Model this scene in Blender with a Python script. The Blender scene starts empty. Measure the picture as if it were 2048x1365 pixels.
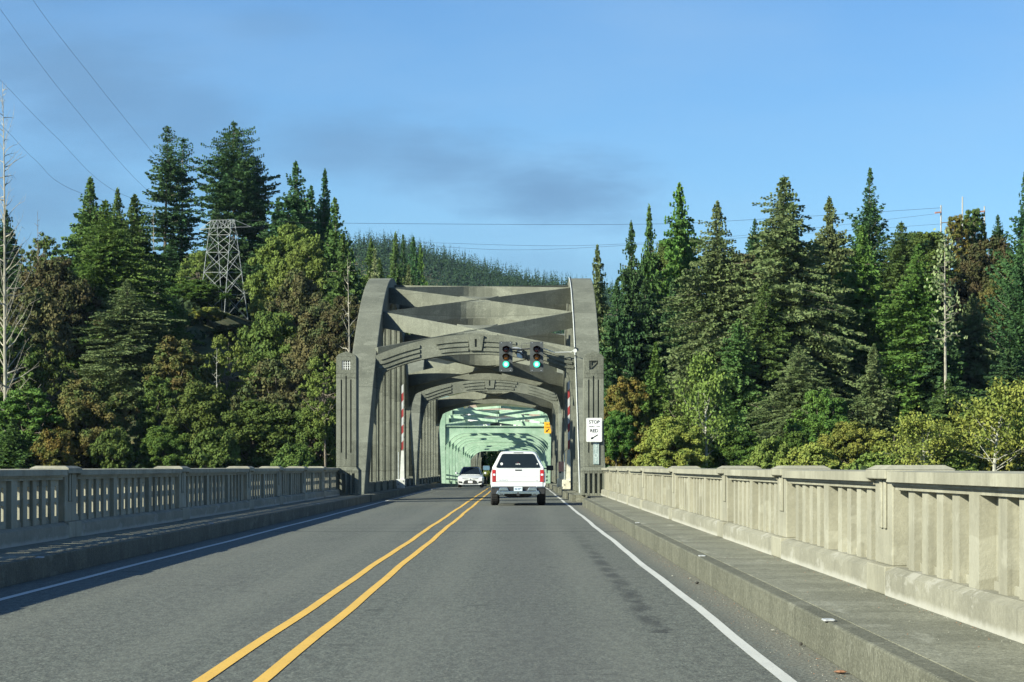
import bpy, math, random
import numpy as np
from mathutils import Vector, Matrix
R = math.radians
sc = bpy.context.scene
col = sc.collection
random.seed(7)

# ------------------------------------------------------------------ camera
F, HX, HY, EYE = 4800.0, 1040.0, 934.0, 1.42      # focal length and vanishing point of the photograph, eye height in metres
cam_d = bpy.data.cameras.new('camera')
cam = bpy.data.objects.new('camera', cam_d); col.objects.link(cam)
cam.location = (0, 0, EYE); cam.rotation_euler = (R(90), 0, 0)
cam_d.sensor_width = 36.0; cam_d.lens = 36.0*F/2048.0
cam_d.shift_x = (1024-HX)/2048.0; cam_d.shift_y = (HY-682.5)/2048.0
cam_d.clip_start = .1; cam_d.clip_end = 30000
sc.camera = cam

# ------------------------------------------------------------------ sun, sky, exposure
SUN = Vector((-.712, -.53, .445)).normalized()
sl = bpy.data.lights.new('sun', 'SUN'); sl.energy = 5.0; sl.angle = R(.5); sl.color = (.97, .955, .765)
so = bpy.data.objects.new('sun', sl); col.objects.link(so)
so.rotation_euler = SUN.to_track_quat('Z', 'Y').to_euler(); so.location = (-60, -60, 80)
w = bpy.data.worlds.new('World'); sc.world = w; w.use_nodes = True
nt = w.node_tree; N = nt.nodes; Lk = nt.links; N.clear()
def nd(t, **k):
    n = N.new(t)
    for a, b in k.items(): setattr(n, a, b)
    return n
out = nd('ShaderNodeOutputWorld'); bg = nd('ShaderNodeBackground'); bg.inputs[1].default_value = .050
sky = nd('ShaderNodeTexSky'); sky.sky_type = 'NISHITA'; sky.sun_disc = False
sky.sun_elevation = math.asin(SUN.z); sky.sun_rotation = math.atan2(SUN.x, SUN.y)
sky.air_density = 1.0; sky.dust_density = .15; sky.ozone_density = 3.2; sky.altitude = 0
tc = nd('ShaderNodeTexCoord'); sep = nd('ShaderNodeSeparateXYZ'); Lk.new(tc.outputs['Generated'], sep.inputs[0])
def mth(op, a, b=None, c=None, cl=False):
    n = nd('ShaderNodeMath', operation=op, use_clamp=cl)
    for i, v in enumerate((a, b, c)):
        if v is None: continue
        if isinstance(v, (int, float)): n.inputs[i].default_value = v
        else: Lk.new(v, n.inputs[i])
    return n.outputs[0]
ym = mth('MAXIMUM', sep.outputs[1], .02)
uu = mth('DIVIDE', sep.outputs[0], ym); vv = mth('DIVIDE', sep.outputs[2], ym)
cmb = nd('ShaderNodeCombineXYZ'); Lk.new(uu, cmb.inputs[0]); Lk.new(vv, cmb.inputs[1])
nz = nd('ShaderNodeTexNoise'); nz.inputs['Scale'].default_value = 26; nz.inputs['Detail'].default_value = 9; nz.inputs['Roughness'].default_value = .64
mp = nd('ShaderNodeMapping'); mp.inputs['Scale'].default_value = (.55, 1.7, 1); Lk.new(cmb.outputs[0], mp.inputs[0]); Lk.new(mp.outputs[0], nz.inputs['Vector'])
tot = None
# thin grey clouds: direction of the centre, half sizes, tilt, strength
for (cx, cy, rx, ry, tilt, st) in ((700, 290, 230, 75, -6, .75), (900, 325, 250, 75, -10, .9), (1100, 380, 230, 85, -8, 1.0), (1190, 410, 120, 52, 0, .45),
                                   (190, 165, 290, 140, -20, .85), (380, 250, 220, 120, -25, .7), (60, 420, 260, 130, 0, .75),
                                   (1060, 545, 420, 60, 0, .45), (540, 50, 130, 35, 0, .35), (1010, 475, 260, 40, 0, .18)):
    m = nd('ShaderNodeMapping', vector_type='TEXTURE')
    m.inputs['Location'].default_value = ((cx-HX)/F, (HY-cy)/F, 0); m.inputs['Rotation'].default_value = (0, 0, R(tilt)); m.inputs['Scale'].default_value = (rx/F, ry/F, 1)
    Lk.new(cmb.outputs[0], m.inputs[0])
    ln = nd('ShaderNodeVectorMath', operation='LENGTH'); Lk.new(m.outputs[0], ln.inputs[0])
    d = mth('ADD', ln.outputs['Value'], mth('MULTIPLY', mth('SUBTRACT', nz.outputs[0], .5), -2.1))
    mr = nd('ShaderNodeMapRange', interpolation_type='SMOOTHSTEP'); Lk.new(d, mr.inputs[0])
    mr.inputs[1].default_value = 1.4; mr.inputs[2].default_value = .0; mr.inputs[3].default_value = 0; mr.inputs[4].default_value = st
    tot = mr.outputs[0] if tot is None else mth('MAXIMUM', tot, mr.outputs[0])
# faint veil everywhere
veil = nd('ShaderNodeTexNoise'); veil.inputs['Scale'].default_value = 9; veil.inputs['Detail'].default_value = 5; Lk.new(mp.outputs[0], veil.inputs['Vector'])
gain = nd('ShaderNodeMix', data_type='RGBA', blend_type='MULTIPLY'); gain.inputs[0].default_value = 1
Lk.new(sky.outputs[0], gain.inputs[6]); gain.inputs[7].default_value = (.80, 1.13, 1.42, 1)
vl = nd('ShaderNodeMix', data_type='RGBA'); Lk.new(mth('MULTIPLY', mth('SUBTRACT', veil.outputs[0], .42, cl=True), .9), vl.inputs[0])
Lk.new(gain.outputs[2], vl.inputs[6]); vl.inputs[7].default_value = (4.2, 6.4, 8.8, 1)
cmx = nd('ShaderNodeMix', data_type='RGBA'); Lk.new(mth('MULTIPLY', tot, .8), cmx.inputs[0])
Lk.new(vl.outputs[2], cmx.inputs[6]); cmx.inputs[7].default_value = (1.72, 3.4, 5.7, 1)
Lk.new(cmx.outputs[2], bg.inputs[0]); Lk.new(bg.outputs[0], out.inputs[0])
sc.view_settings.view_transform = 'Standard'; sc.view_settings.look = 'None'; sc.view_settings.gamma = 1
sc.view_settings.exposure = 1.0; sc.view_settings.use_curve_mapping = False
try:
    sc.cycles.max_bounces = 6; sc.cycles.transparent_max_bounces = 8; sc.cycles.volume_bounces = 0
    sc.cycles.use_denoising = True
except Exception: pass

# ------------------------------------------------------------------ helpers
def at(px, py, D):                     # a direction of the photograph at distance D
    return Vector(((px-HX)*D/F, D, EYE+(HY-py)*D/F))
def smooth(a, b, t):
    t = min(1, max(0, (t-a)/(b-a))); return t*t*(3-2*t)
def prof(D):                           # height of the road along the bridge: level, then gently down
    if D <= 150: return 0.0
    if D < 185: return -.008*(D-150)**2/70.0
    return -.008*(D-167.5)
CX = -2.0                              # the bridge's centre line

class MB:
    def __init__(s): s.v = []; s.f = []; s.m = []; s.mi = 0
    def add(s, vs, fs):
        o = len(s.v); s.v += [tuple(p) for p in vs]; s.f += [tuple(i+o for i in f) for f in fs]; s.m += [s.mi]*len(fs); return s
    def box(s, x0, x1, y0, y1, z0, z1):
        if x0 > x1: x0, x1 = x1, x0
        vs = [(x0,y0,z0),(x1,y0,z0),(x1,y1,z0),(x0,y1,z0),(x0,y0,z1),(x1,y0,z1),(x1,y1,z1),(x0,y1,z1)]
        return s.add(vs, [(0,3,2,1),(4,5,6,7),(0,1,5,4),(1,2,6,5),(2,3,7,6),(3,0,4,7)])
    def sbox(s, x0, x1, y0, y1, z0, z1, dz):          # box whose far end is dz higher or lower
        if x0 > x1: x0, x1 = x1, x0
        vs = [(x0,y0,z0),(x1,y0,z0),(x1,y1,z0+dz),(x0,y1,z0+dz),(x0,y0,z1),(x1,y0,z1),(x1,y1,z1+dz),(x0,y1,z1+dz)]
        return s.add(vs, [(0,3,2,1),(4,5,6,7),(0,1,5,4),(1,2,6,5),(2,3,7,6),(3,0,4,7)])
    def bar(s, a, b, wd, ht, up=(0,0,1)):
        a = Vector(a); b = Vector(b); d = (b-a).normalized(); u = Vector(up)
        if abs(d.dot(u)) > .98: u = Vector((1,0,0))
        r = d.cross(u).normalized()*wd/2; q = r.cross(d).normalized()*ht/2
        vs = [a-r-q, a+r-q, a+r+q, a-r+q, b-r-q, b+r-q, b+r+q, b-r+q]
        return s.add(vs, [(0,1,2,3),(7,6,5,4),(0,4,5,1),(1,5,6,2),(2,6,7,3),(3,7,4,0)])
    def vbar(s, a, b, th, ht):                        # deep beam with vertical faces, its top from a to b
        a = Vector(a); b = Vector(b); d = Vector((b.x-a.x, b.y-a.y, 0)).normalized(); r = Vector((d.y, -d.x, 0))*th/2; q = Vector((0,0,-ht))
        vs = [a-r+q, a+r+q, a+r, a-r, b-r+q, b+r+q, b+r, b-r]
        return s.add(vs, [(0,1,2,3),(7,6,5,4),(0,4,5,1),(1,5,6,2),(2,6,7,3),(3,7,4,0)])
    def tube(s, pts, rs, n=8, cap=True):
        pts = [Vector(p) for p in pts]
        if isinstance(rs, (int, float)): rs = [rs]*len(pts)
        vs = []; fs = []; pr = None
        for i, p in enumerate(pts):
            d = (pts[min(i+1, len(pts)-1)]-pts[max(i-1, 0)]).normalized()
            if pr is None:
                u = Vector((0,0,1)) if abs(d.z) < .9 else Vector((1,0,0)); pr = d.cross(u).normalized()
            else:
                pr = (pr-d*pr.dot(d)).normalized()
            q = d.cross(pr)
            for k in range(n):
                t = 2*math.pi*k/n; vs.append(p+(pr*math.cos(t)+q*math.sin(t))*rs[i])
        for i in range(len(pts)-1):
            for k in range(n):
                a = i*n+k; b = i*n+(k+1) % n; fs.append((a, b, b+n, a+n))
        if cap: fs.append(tuple(range(n))[::-1]); fs.append(tuple((len(pts)-1)*n+k for k in range(n)))
        return s.add(vs, fs)
    def prism(s, poly, y0, y1, plane='xz'):           # outline extruded along y (xz) or x (yz) or z (xy)
        n = len(poly)
        if plane == 'xz': vs = [(p[0], y0, p[1]) for p in poly]+[(p[0], y1, p[1]) for p in poly]
        elif plane == 'yz': vs = [(y0, p[0], p[1]) for p in poly]+[(y1, p[0], p[1]) for p in poly]
        else: vs = [(p[0], p[1], y0) for p in poly]+[(p[0], p[1], y1) for p in poly]
        fs = [tuple(range(n)), tuple(range(2*n-1, n-1, -1))]+[((i+1) % n, i, i+n, (i+1) % n+n) for i in range(n)]
        return s.add(vs, fs)
    def strip(s, top, bot, y0, y1):                    # quads between two outlines in xz, extruded in y
        n = len(top); vs = []
        for y in (y0, y1):
            vs += [(p[0], y, p[1]) for p in top]+[(p[0], y, p[1]) for p in bot]
        fs = []
        for i in range(n-1):
            fs += [(i, n+i, n+i+1, i+1), (2*n+i, 2*n+i+1, 3*n+i+1, 3*n+i), (i, i+1, 2*n+i+1, 2*n+i), (n+i, 3*n+i, 3*n+i+1, n+i+1)]
        fs += [(0, 2*n, 3*n, n), (n-1, 2*n-1, 4*n-1, 3*n-1)]
        return s.add(vs, fs)
    def loft(s, secs, caps=True):
        n = len(secs[0]); vs = [p for q in secs for p in q]; fs = []
        for i in range(len(secs)-1):
            for k in range(n):
                a = i*n+k; b = i*n+(k+1) % n; fs.append((a, b, b+n, a+n))
        if caps: fs.append(tuple(range(n))[::-1]); fs.append(tuple((len(secs)-1)*n+k for k in range(n)))
        return s.add(vs, fs)
    def lathe(s, c, prof_, axis='y', n=16):            # profile (radius, offset along axis) round an axis through c
        vs = []; fs = []
        for (r, o) in prof_:
            for k in range(n):
                t = 2*math.pi*k/n; a, b = r*math.cos(t), r*math.sin(t)
                vs.append((c[0]+a, c[1]+o, c[2]+b) if axis == 'y' else ((c[0]+o, c[1]+a, c[2]+b) if axis == 'x' else (c[0]+a, c[1]+b, c[2]+o)))
        for i in range(len(prof_)-1):
            for k in range(n):
                a = i*n+k; b = i*n+(k+1) % n; fs.append((a, b, b+n, a+n))
        fs.append(tuple(range(n))[::-1]); fs.append(tuple((len(prof_)-1)*n+k for k in range(n)))
        return s.add(vs, fs)
    def build(s, name, mat, parent=None, bevel=0, smooth_=False, origin=None):
        me = bpy.data.meshes.new(name)
        wl = Vector((0,0,0))
        if parent is not None:
            p = parent
            while p is not None: wl = wl+p.location; p = p.parent
        o_ = Vector(origin) if origin is not None else wl
        me.from_pydata([tuple(Vector(v)-o_) for v in s.v], [], s.f)
        for m in (mat if isinstance(mat, (list, tuple)) else [mat]): me.materials.append(m)
        if max(s.m, default=0) > 0: me.polygons.foreach_set('material_index', s.m)
        me.validate(); 
        import bmesh
        bm = bmesh.new(); bm.from_mesh(me); bmesh.ops.recalc_face_normals(bm, faces=bm.faces); bm.to_mesh(me); bm.free()
        if smooth_:
            for p in me.polygons: p.use_smooth = True
            try: me.set_sharp_from_angle(angle=R(38))
            except Exception: pass
        o = bpy.data.objects.new(name, me); col.objects.link(o)
        if parent is not None:
            o.parent = parent; o.location = o_-wl
        else: o.location = o_
        if bevel:
            b = o.modifiers.new('bevel', 'BEVEL'); b.width = bevel; b.segments = 2; b.limit_method = 'ANGLE'; b.angle_limit = R(40)
        return o
def tag(o, label=None, cat=None, group=None, kind=None):
    if label: o['label'] = label
    if cat: o['category'] = cat
    if group: o['group'] = group
    if kind: o['kind'] = kind
    return o
def empty(name, loc, label=None, cat=None, group=None):
    o = bpy.data.objects.new(name, None); col.objects.link(o); o.location = loc; o.empty_display_size = .3
    return tag(o, label, cat, group)
def copy_tree(o, parent=None, shift=(0,0,0)):
    c = o.copy(); col.objects.link(c)
    if parent is None: c.location = Vector(c.location)+Vector(shift)
    else: c.parent = parent
    for ch in list(o.children): copy_tree(ch, c)
    return c

# ------------------------------------------------------------------ materials
def new_mat(name):
    m = bpy.data.materials.new(name); m.use_nodes = True; n = m.node_tree; n.nodes.clear()
    o = n.nodes.new('ShaderNodeOutputMaterial'); p = n.nodes.new('ShaderNodeBsdfPrincipled'); n.links.new(p.outputs[0], o.inputs[0])
    return m, n, p, o
class G:
    def __init__(s, n): s.n = n
    def node(s, t, **k):
        x = s.n.nodes.new(t)
        for a, b in k.items(): setattr(x, a, b)
        return x
    def l(s, a, b): s.n.links.new(a, b)
    def noise(s, vec, scale, detail=4, rough=.55, sc3=None):
        x = s.node('ShaderNodeTexNoise'); x.inputs['Scale'].default_value = scale; x.inputs['Detail'].default_value = detail; x.inputs['Roughness'].default_value = rough
        if sc3:
            m = s.node('ShaderNodeMapping'); m.inputs['Scale'].default_value = sc3; s.l(vec, m.inputs[0]); vec = m.outputs[0]
        s.l(vec, x.inputs['Vector']); return x.outputs[0]
    def ramp(s, v, a, b, lo=0, hi=1):
        x = s.node('ShaderNodeMapRange', interpolation_type='SMOOTHSTEP'); s.l(v, x.inputs[0])
        for i, q in enumerate((a, b, lo, hi)): x.inputs[i+1].default_value = q
        return x.outputs[0]
    def mix(s, f, a, b, mode='MIX'):
        x = s.node('ShaderNodeMix', data_type='RGBA', blend_type=mode)
        if isinstance(f, (int, float)): x.inputs[0].default_value = f
        else: s.l(f, x.inputs[0])
        for i, c in ((6, a), (7, b)):
            if isinstance(c, tuple): x.inputs[i].default_value = (*c, 1) if len(c) == 3 else c
            else: s.l(c, x.inputs[i])
        return x.outputs[2]
    def math(s, op, a, b=None, clamp=False):
        x = s.node('ShaderNodeMath', operation=op, use_clamp=clamp)
        for i, v in enumerate((a, b)):
            if v is None: continue
            if isinstance(v, (int, float)): x.inputs[i].default_value = v
            else: s.l(v, x.inputs[i])
        return x.outputs[0]
    def bump(s, h, st, dist, p, normal=None):
        x = s.node('ShaderNodeBump'); x.inputs['Strength'].default_value = st; x.inputs['Distance'].default_value = dist; s.l(h, x.inputs['Height'])
        if normal is not None: s.l(normal, x.inputs['Normal'])
        s.l(x.outputs[0], p.inputs['Normal']); return x.outputs[0]
def plain(name, c, rough=.5, metal=0, var=.12, scale=6, bump=0, spec=.5, coat=0):
    m, n, p, o = new_mat(name); g = G(n); t = g.node('ShaderNodeTexCoord')
    nv = g.noise(t.outputs['Object'], scale, 5)
    d = tuple(x*(1-var) for x in c); e = tuple(min(1, x*(1+var)) for x in c)
    g.l(g.mix(g.ramp(nv, .3, .7), d, e), p.inputs['Base Color'])
    p.inputs['Roughness'].default_value = rough; p.inputs['Metallic'].default_value = metal; p.inputs['Specular IOR Level'].default_value = spec
    if coat: p.inputs['Coat Weight'].default_value = coat; p.inputs['Coat Roughness'].default_value = .05
    if bump: g.bump(nv, bump, .02, p)
    return m
def concrete(name, c, dirt, pale, dirt_amt=.5, lines=0, speck=.3, foot=None, brush=0, vstreak=.8, bmp=.75):
    m, n, p, o = new_mat(name); g = G(n); t = g.node('ShaderNodeNewGeometry'); P = t.outputs['Position']
    big = g.noise(P, .7, 6, .6); mid = g.noise(P, 3.5, 6, .65); fine = g.noise(P, 22, 4, .7); sp = g.noise(P, 60, 2, .6)
    streak = g.noise(P, 1.0, 5, .6, (3.2, 3.2, .22))
    cc = g.mix(g.math('MULTIPLY', g.ramp(big, .38, .66), dirt_amt), c, dirt)
    cc = g.mix(g.math('MULTIPLY', g.ramp(streak, .5, .72), dirt_amt*vstreak), cc, dirt)
    cc = g.mix(g.math('MULTIPLY', g.ramp(mid, .55, .75), .45), cc, pale)
    run = g.noise(P, 1.0, 6, .7, (5, 5, .16)); cc = g.mix(g.math('MULTIPLY', g.ramp(run, .56, .68), dirt_amt*.55), cc, tuple(x*.6 for x in dirt)); pat = g.noise(P, .9, 2, .4, (.8, .8, 2.6)); cc = g.mix(g.ramp(pat, .64, .66, 0, .3), cc, pale)
    blot = g.noise(P, 1.7, 7, .72); cc = g.mix(g.math('MULTIPLY', g.ramp(blot, .53, .62), dirt_amt*.5), cc, dirt)
    cc = g.mix(g.ramp(fine, .35, .65, 0, speck), cc, tuple(x*.45 for x in c))
    cc = g.mix(g.ramp(sp, .55, .75, 0, speck), cc, pale)
    h = g.math('ADD', g.math('MULTIPLY', fine, .6), g.math('MULTIPLY', mid, .6))
    if foot or brush:
        s0 = g.node('ShaderNodeSeparateXYZ'); g.l(P, s0.inputs[0])
    if foot:
        zf_ = g.math('ADD', s0.outputs[2], g.math('MULTIPLY', g.math('SUBTRACT', mid, .5), .10)); cc = g.mix(g.ramp(zf_, .36, .29, 0, .7), cc, foot)
        pt = g.noise(P, 2.2, 5, .7, (1, .5, 1.4)); cc = g.mix(g.ramp(pt, .56, .66, 0, .45), cc, foot)
    if brush:
        br = g.noise(P, 2.6, 6, .7, (1.0, .16, 1)); cc = g.mix(g.ramp(br, .56, .7, 0, brush), cc, pale); cc = g.mix(g.ramp(br, .44, .32, 0, brush), cc, dirt)
    if lines:
        s = g.node('ShaderNodeSeparateXYZ'); g.l(P, s.inputs[0])
        zz = g.math('ADD', s.outputs[2], g.math('MULTIPLY', big, .12))
        fr = g.math('FRACT', g.math('DIVIDE', zz, lines)); ed = g.math('LESS_THAN', fr, .035)
        cc = g.mix(g.math('MULTIPLY', ed, .55), cc, tuple(x*.5 for x in c))
        cell = g.node('ShaderNodeTexWhiteNoise', noise_dimensions='1D'); g.l(g.math('FLOOR', g.math('DIVIDE', zz, lines)), cell.inputs['W'])
        cc = g.mix(g.math('MULTIPLY', cell.outputs['Value'], .22), cc, pale)
        h = g.math('SUBTRACT', h, g.math('MULTIPLY', ed, .5))
    g.l(cc, p.inputs['Base Color']); p.inputs['Roughness'].default_value = .9; p.inputs['Specular IOR Level'].default_value = .25
    g.bump(h, bmp, .03, p)
    return m
M = {}
M['arch_con'] = concrete('weathered_grey_concrete', (.172,.180,.146), (.060,.065,.052), (.30,.31,.255), .8, 1.25, .8)
M['rail_con'] = concrete('cream_grey_concrete', (.325,.312,.245), (.19,.182,.14), (.42,.41,.34), .6, 0, .16, None, 0, 1.3, .28)
M['walk_con'] = concrete('pavement_concrete', (.25,.25,.195), (.12,.122,.092), (.38,.38,.32), .8, 0, .75, None, .5)
M['plinth_con'] = concrete('stained_plinth_concrete', (.28,.27,.215), (.17,.165,.13), (.38,.37,.31), .6, 0, .3, (.42,.41,.37), 0, .5, .4)
M['kerb_con'] = concrete('grimy_kerb_concrete', (.155,.155,.118), (.085,.087,.065), (.30,.30,.245), .8, 0, .7)
M['deck_con'] = plain('deck_concrete', (.3,.29,.26), .9)
def asphalt():
    m, n, p, o = new_mat('asphalt'); g = G(n); t = g.node('ShaderNodeNewGeometry'); P = t.outputs['Position']
    s = g.node('ShaderNodeSeparateXYZ'); g.l(P, s.inputs[0]); X, Y = s.outputs[0], s.outputs[1]
    f1 = g.noise(P, 38, 3, .75, (1, .6, 1)); f2 = g.noise(P, 11, 3, .7, (1, .35, 1)); b1 = g.noise(P, .35, 5, .6, (1, .25, 1)); b2 = g.noise(P, 1.2, 6, .6, (1.5, .12, 1))
    c = g.mix(g.ramp(f1, .36, .64), (.056,.063,.055), (.172,.184,.158))
    c = g.mix(g.ramp(f2, .42, .60, 0, .55), c, (.050,.052,.047)); f3 = g.noise(P, 20, 3, .8, (1, .5, 1)); c = g.mix(g.ramp(f3, .56, .66, 0, .6), c, (.21,.21,.18))
    c = g.mix(g.ramp(b1, .3, .7, 0, .25), c, (.155,.155,.14))
    c = g.mix(g.ramp(b2, .52, .7, 0, .3), c, (.065,.067,.065))
    # oil drip trace down the middle of the lane, grit along the kerbs
    wob = g.math('MULTIPLY', g.math('SUBTRACT', g.noise(P, .08, 2, .5, (0, 1, 0)), .5), 1.2)
    dx = g.math('ABSOLUTE', g.math('SUBTRACT', X, g.math('ADD', wob, .05)))
    tr = g.math('MULTIPLY', g.ramp(dx, .75, .1), .28)
    c = g.mix(tr, c, (.07,.072,.07))
    gr = g.math('ADD', X, g.math('MULTIPLY', g.math('SUBTRACT', f2, .5), .5))
    c = g.mix(g.ramp(gr, 1.8, 2.1, 0, .6), c, g.mix(g.ramp(f1, .4, .62), (.12,.115,.09), (.25,.24,.19)))
    # polished wheel tracks, fine cracks and odd oil spots
    for lx in (-3.75, -.05):
        wt = g.math('ABSOLUTE', g.math('SUBTRACT', g.math('ABSOLUTE', g.math('SUBTRACT', X, lx)), .86))
        c = g.mix(g.math('MULTIPLY', g.ramp(wt, .38, .05), .22), c, (.16,.165,.14))
    vo = g.node('ShaderNodeTexVoronoi', feature='DISTANCE_TO_EDGE'); vo.inputs['Scale'].default_value = .55
    wv = g.node('ShaderNodeVectorMath', operation='ADD'); nn_ = g.node('ShaderNodeTexNoise'); nn_.inputs['Scale'].default_value = 1.3; nn_.inputs['Detail'].default_value = 6; g.l(P, nn_.inputs['Vector']); g.l(P, wv.inputs[0]); g.l(nn_.outputs['Color'], wv.inputs[1]); g.l(wv.outputs[0], vo.inputs['Vector'])
    ck = g.math('MULTIPLY', g.ramp(vo.outputs['Distance'], .012, .004), g.ramp(b1, .5, .62)); c = g.mix(g.math('MULTIPLY', ck, .5), c, (.035,.036,.033))
    sp_ = g.noise(P, 1.6, 2, .4, (1, .8, 1)); c = g.mix(g.ramp(sp_, .70, .76, 0, .5), c, (.045,.047,.043))
    # dark drip marks in the right lane
    dl = g.math('ABSOLUTE', g.math('SUBTRACT', X, g.math('ADD', g.math('MULTIPLY', f2, .25), 1.08)))
    dn = g.noise(P, .55, 4, .7, (3, 1, 1))
    dm = g.math('MULTIPLY', g.ramp(dl, .16, .03), g.ramp(dn, .40, .56)); dm = g.math('MULTIPLY', dm, g.ramp(Y, 62, 30))
    dm = g.math('MULTIPLY', dm, g.math('MULTIPLY', g.math('GREATER_THAN', Y, 20.5), .7))
    c = g.mix(dm, c, (.03,.031,.03))
    # dark bands across the road, the farthest one an expansion joint
    jy = g.math('ADD', Y, g.math('MULTIPLY', g.noise(P, 1.5, 2), .25))
    for yy, hw in ((52.6, .16), (55.5, .1), (58.6, .14), (104.6, .35), (30.9, .03), (39.4, .03)):
        j = g.math('LESS_THAN', g.math('ABSOLUTE', g.math('SUBTRACT', jy, yy+.1)), hw); c = g.mix(g.math('MULTIPLY', j, .62 if hw > .05 else .3), c, (.03,.03,.03))
    g.l(c, p.inputs['Base Color']); p.inputs['Roughness'].default_value = .88; p.inputs['Specular IOR Level'].default_value = .3
    g.bump(g.math('ADD', f1, f2), .7, .012, p)
    return m
M['asphalt'] = asphalt()
def paint(name, c, under=(.1,.1,.095)):
    m, n, p, o = new_mat(name); g = G(n); t = g.node('ShaderNodeNewGeometry'); P = t.outputs['Position']
    a = g.noise(P, 30, 4, .75); b = g.noise(P, 2.5, 5, .7, (1, .3, 1))
    wear = g.math('MULTIPLY', g.ramp(a, .58, .7), .55); wear = g.math('MAXIMUM', wear, g.math('MULTIPLY', g.ramp(b, .62, .8), .35))
    cc = g.mix(g.ramp(b, .3, .6), tuple(x*.88 for x in c), c)
    g.l(g.mix(wear, cc, under), p.inputs['Base Color']); p.inputs['Roughness'].default_value = .75; g.bump(a, .4, .006, p)
    return m
M['yellow_paint'] = paint('yellow_road_paint', (.66,.40,.07)); M['white_paint'] = paint('white_road_paint', (.52,.52,.49))
def steel_green():
    m, n, p, o = new_mat('green_painted_steel'); g = G(n); t = g.node('ShaderNodeNewGeometry'); P = t.outputs['Position']
    a = g.noise(P, 1.2, 5, .6); b = g.noise(P, 9, 4, .7)
    c = g.mix(g.ramp(a, .35, .65), (.21,.32,.23), (.30,.41,.315)); c = g.mix(g.ramp(b, .62, .75, 0, .4), c, (.2,.26,.19))
    v = g.node('ShaderNodeTexVoronoi'); v.inputs['Scale'].default_value = 3.2; v.inputs['Randomness'].default_value = 0; g.l(P, v.inputs['Vector'])
    rv = g.math('LESS_THAN', v.outputs['Distance'], .22); c = g.mix(g.math('MULTIPLY', rv, .28), c, (.12,.2,.145))
    g.l(c, p.inputs['Base Color']); p.inputs['Roughness'].default_value = .5
    return m
M['green'] = steel_green()
M['galv'] = plain('galvanised_steel', (.55,.57,.58), .45, .6, .15, 10)
M['tower_steel'] = plain('pale_tower_steel', (.26,.28,.28), .5, 0, .1, 2)
M['black_metal'] = plain('dark_housing_metal', (.035,.037,.038), .5, 0, .2, 6)
M['plate_grey'] = plain('dark_grey_backplate', (.05,.056,.058), .6, 0, .2, 5)
M['white_metal'] = plain('white_painted_metal', (.52,.53,.51), .5, 0, .1, 5)
M['cream_metal'] = plain('cream_painted_metal', (.56,.53,.43), .55, 0, .15, 5)
M['red_paint'] = plain('red_striping', (.26,.03,.03), .5, 0, .15, 6)
M['white_stripe'] = plain('white_striping', (.42,.43,.44), .5, 0, .1, 6)
M['rust'] = plain('faded_pink_panel', (.50,.24,.19), .7, 0, .2, 6)
M['sign_white'] = plain('white_sign_face', (.80,.80,.79), .45, 0, .05, 4)
M['sign_black'] = plain('black_sign_ink', (.02,.02,.022), .5, 0, .05, 4)
M['sign_orange'] = plain('amber_sign_face', (.80,.38,.02), .5, 0, .06, 4)
M['sign_teal'] = plain('faded_grey_teal_sign_face', (.26,.33,.32), .6, 0, .15, 8)
M['wire'] = plain('grey_wire', (.05,.055,.06), .6)
M['truck_white'] = plain('white_car_paint', (.62,.63,.64), .22, 0, .02, 3, 0, .5, .6)
M['glass'] = plain('tinted_glass', (.010,.016,.024), .12, 0, .1, 2, 0, .22)
M['chrome'] = plain('chrome', (.62,.66,.70), .12, 1, .05, 3)
M['black_plastic'] = plain('black_plastic', (.02,.021,.023), .55, 0, .2, 8)
M['tyre'] = plain('tyre_rubber', (.018,.018,.019), .85, 0, .3, 12)
M['red_lens'] = plain('red_tail_lens', (.40,.01,.015), .15, 0, .2, 10, 0, .6, .5)
M['clear_lens'] = plain('clear_lamp_lens', (.75,.78,.82), .12, 0, .1, 10, 0, .7, .5)
M['plate'] = plain('pale_blue_number_plate', (.55,.66,.72), .5, 0, .12, 25)
M['plate_ink'] = plain('dark_plate_ink', (.03,.05,.15), .5)
M['mirror'] = plain('mirror_glass', (.16,.27,.36), .08, .6, .05, 3)
M['car_trim'] = plain('silver_car_trim', (.55,.57,.60), .25, .8, .05, 3)
M['house_white'] = plain('white_wall_paint', (.80,.80,.78), .7, 0, .06, 2)
M['house_roof'] = plain('faded_brown_roof', (.36,.28,.23), .8, 0, .2, 5)
M['dark_window'] = plain('dark_window_glass', (.02,.03,.035), .15, 0, .1, 2)
def emit(name, c, s):
    m, n, p, o = new_mat(name); p.inputs['Base Color'].default_value = (*c, 1); p.inputs['Emission Color'].default_value = (*c, 1); p.inputs['Emission Strength'].default_value = s
    return m
M['green_lamp'] = emit('lit_green_lens', (.06, .80, .48), .8)
M['green_core'] = emit('lit_green_lens_centre', (.45, 1.0, .80), 1.0)
M['amber_off'] = plain('unlit_amber_lens', (.16,.06,.01), .25, 0, .3, 20)
M['red_off'] = plain('unlit_red_lens', (.03,.006,.008), .25, 0, .3, 20)
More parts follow.
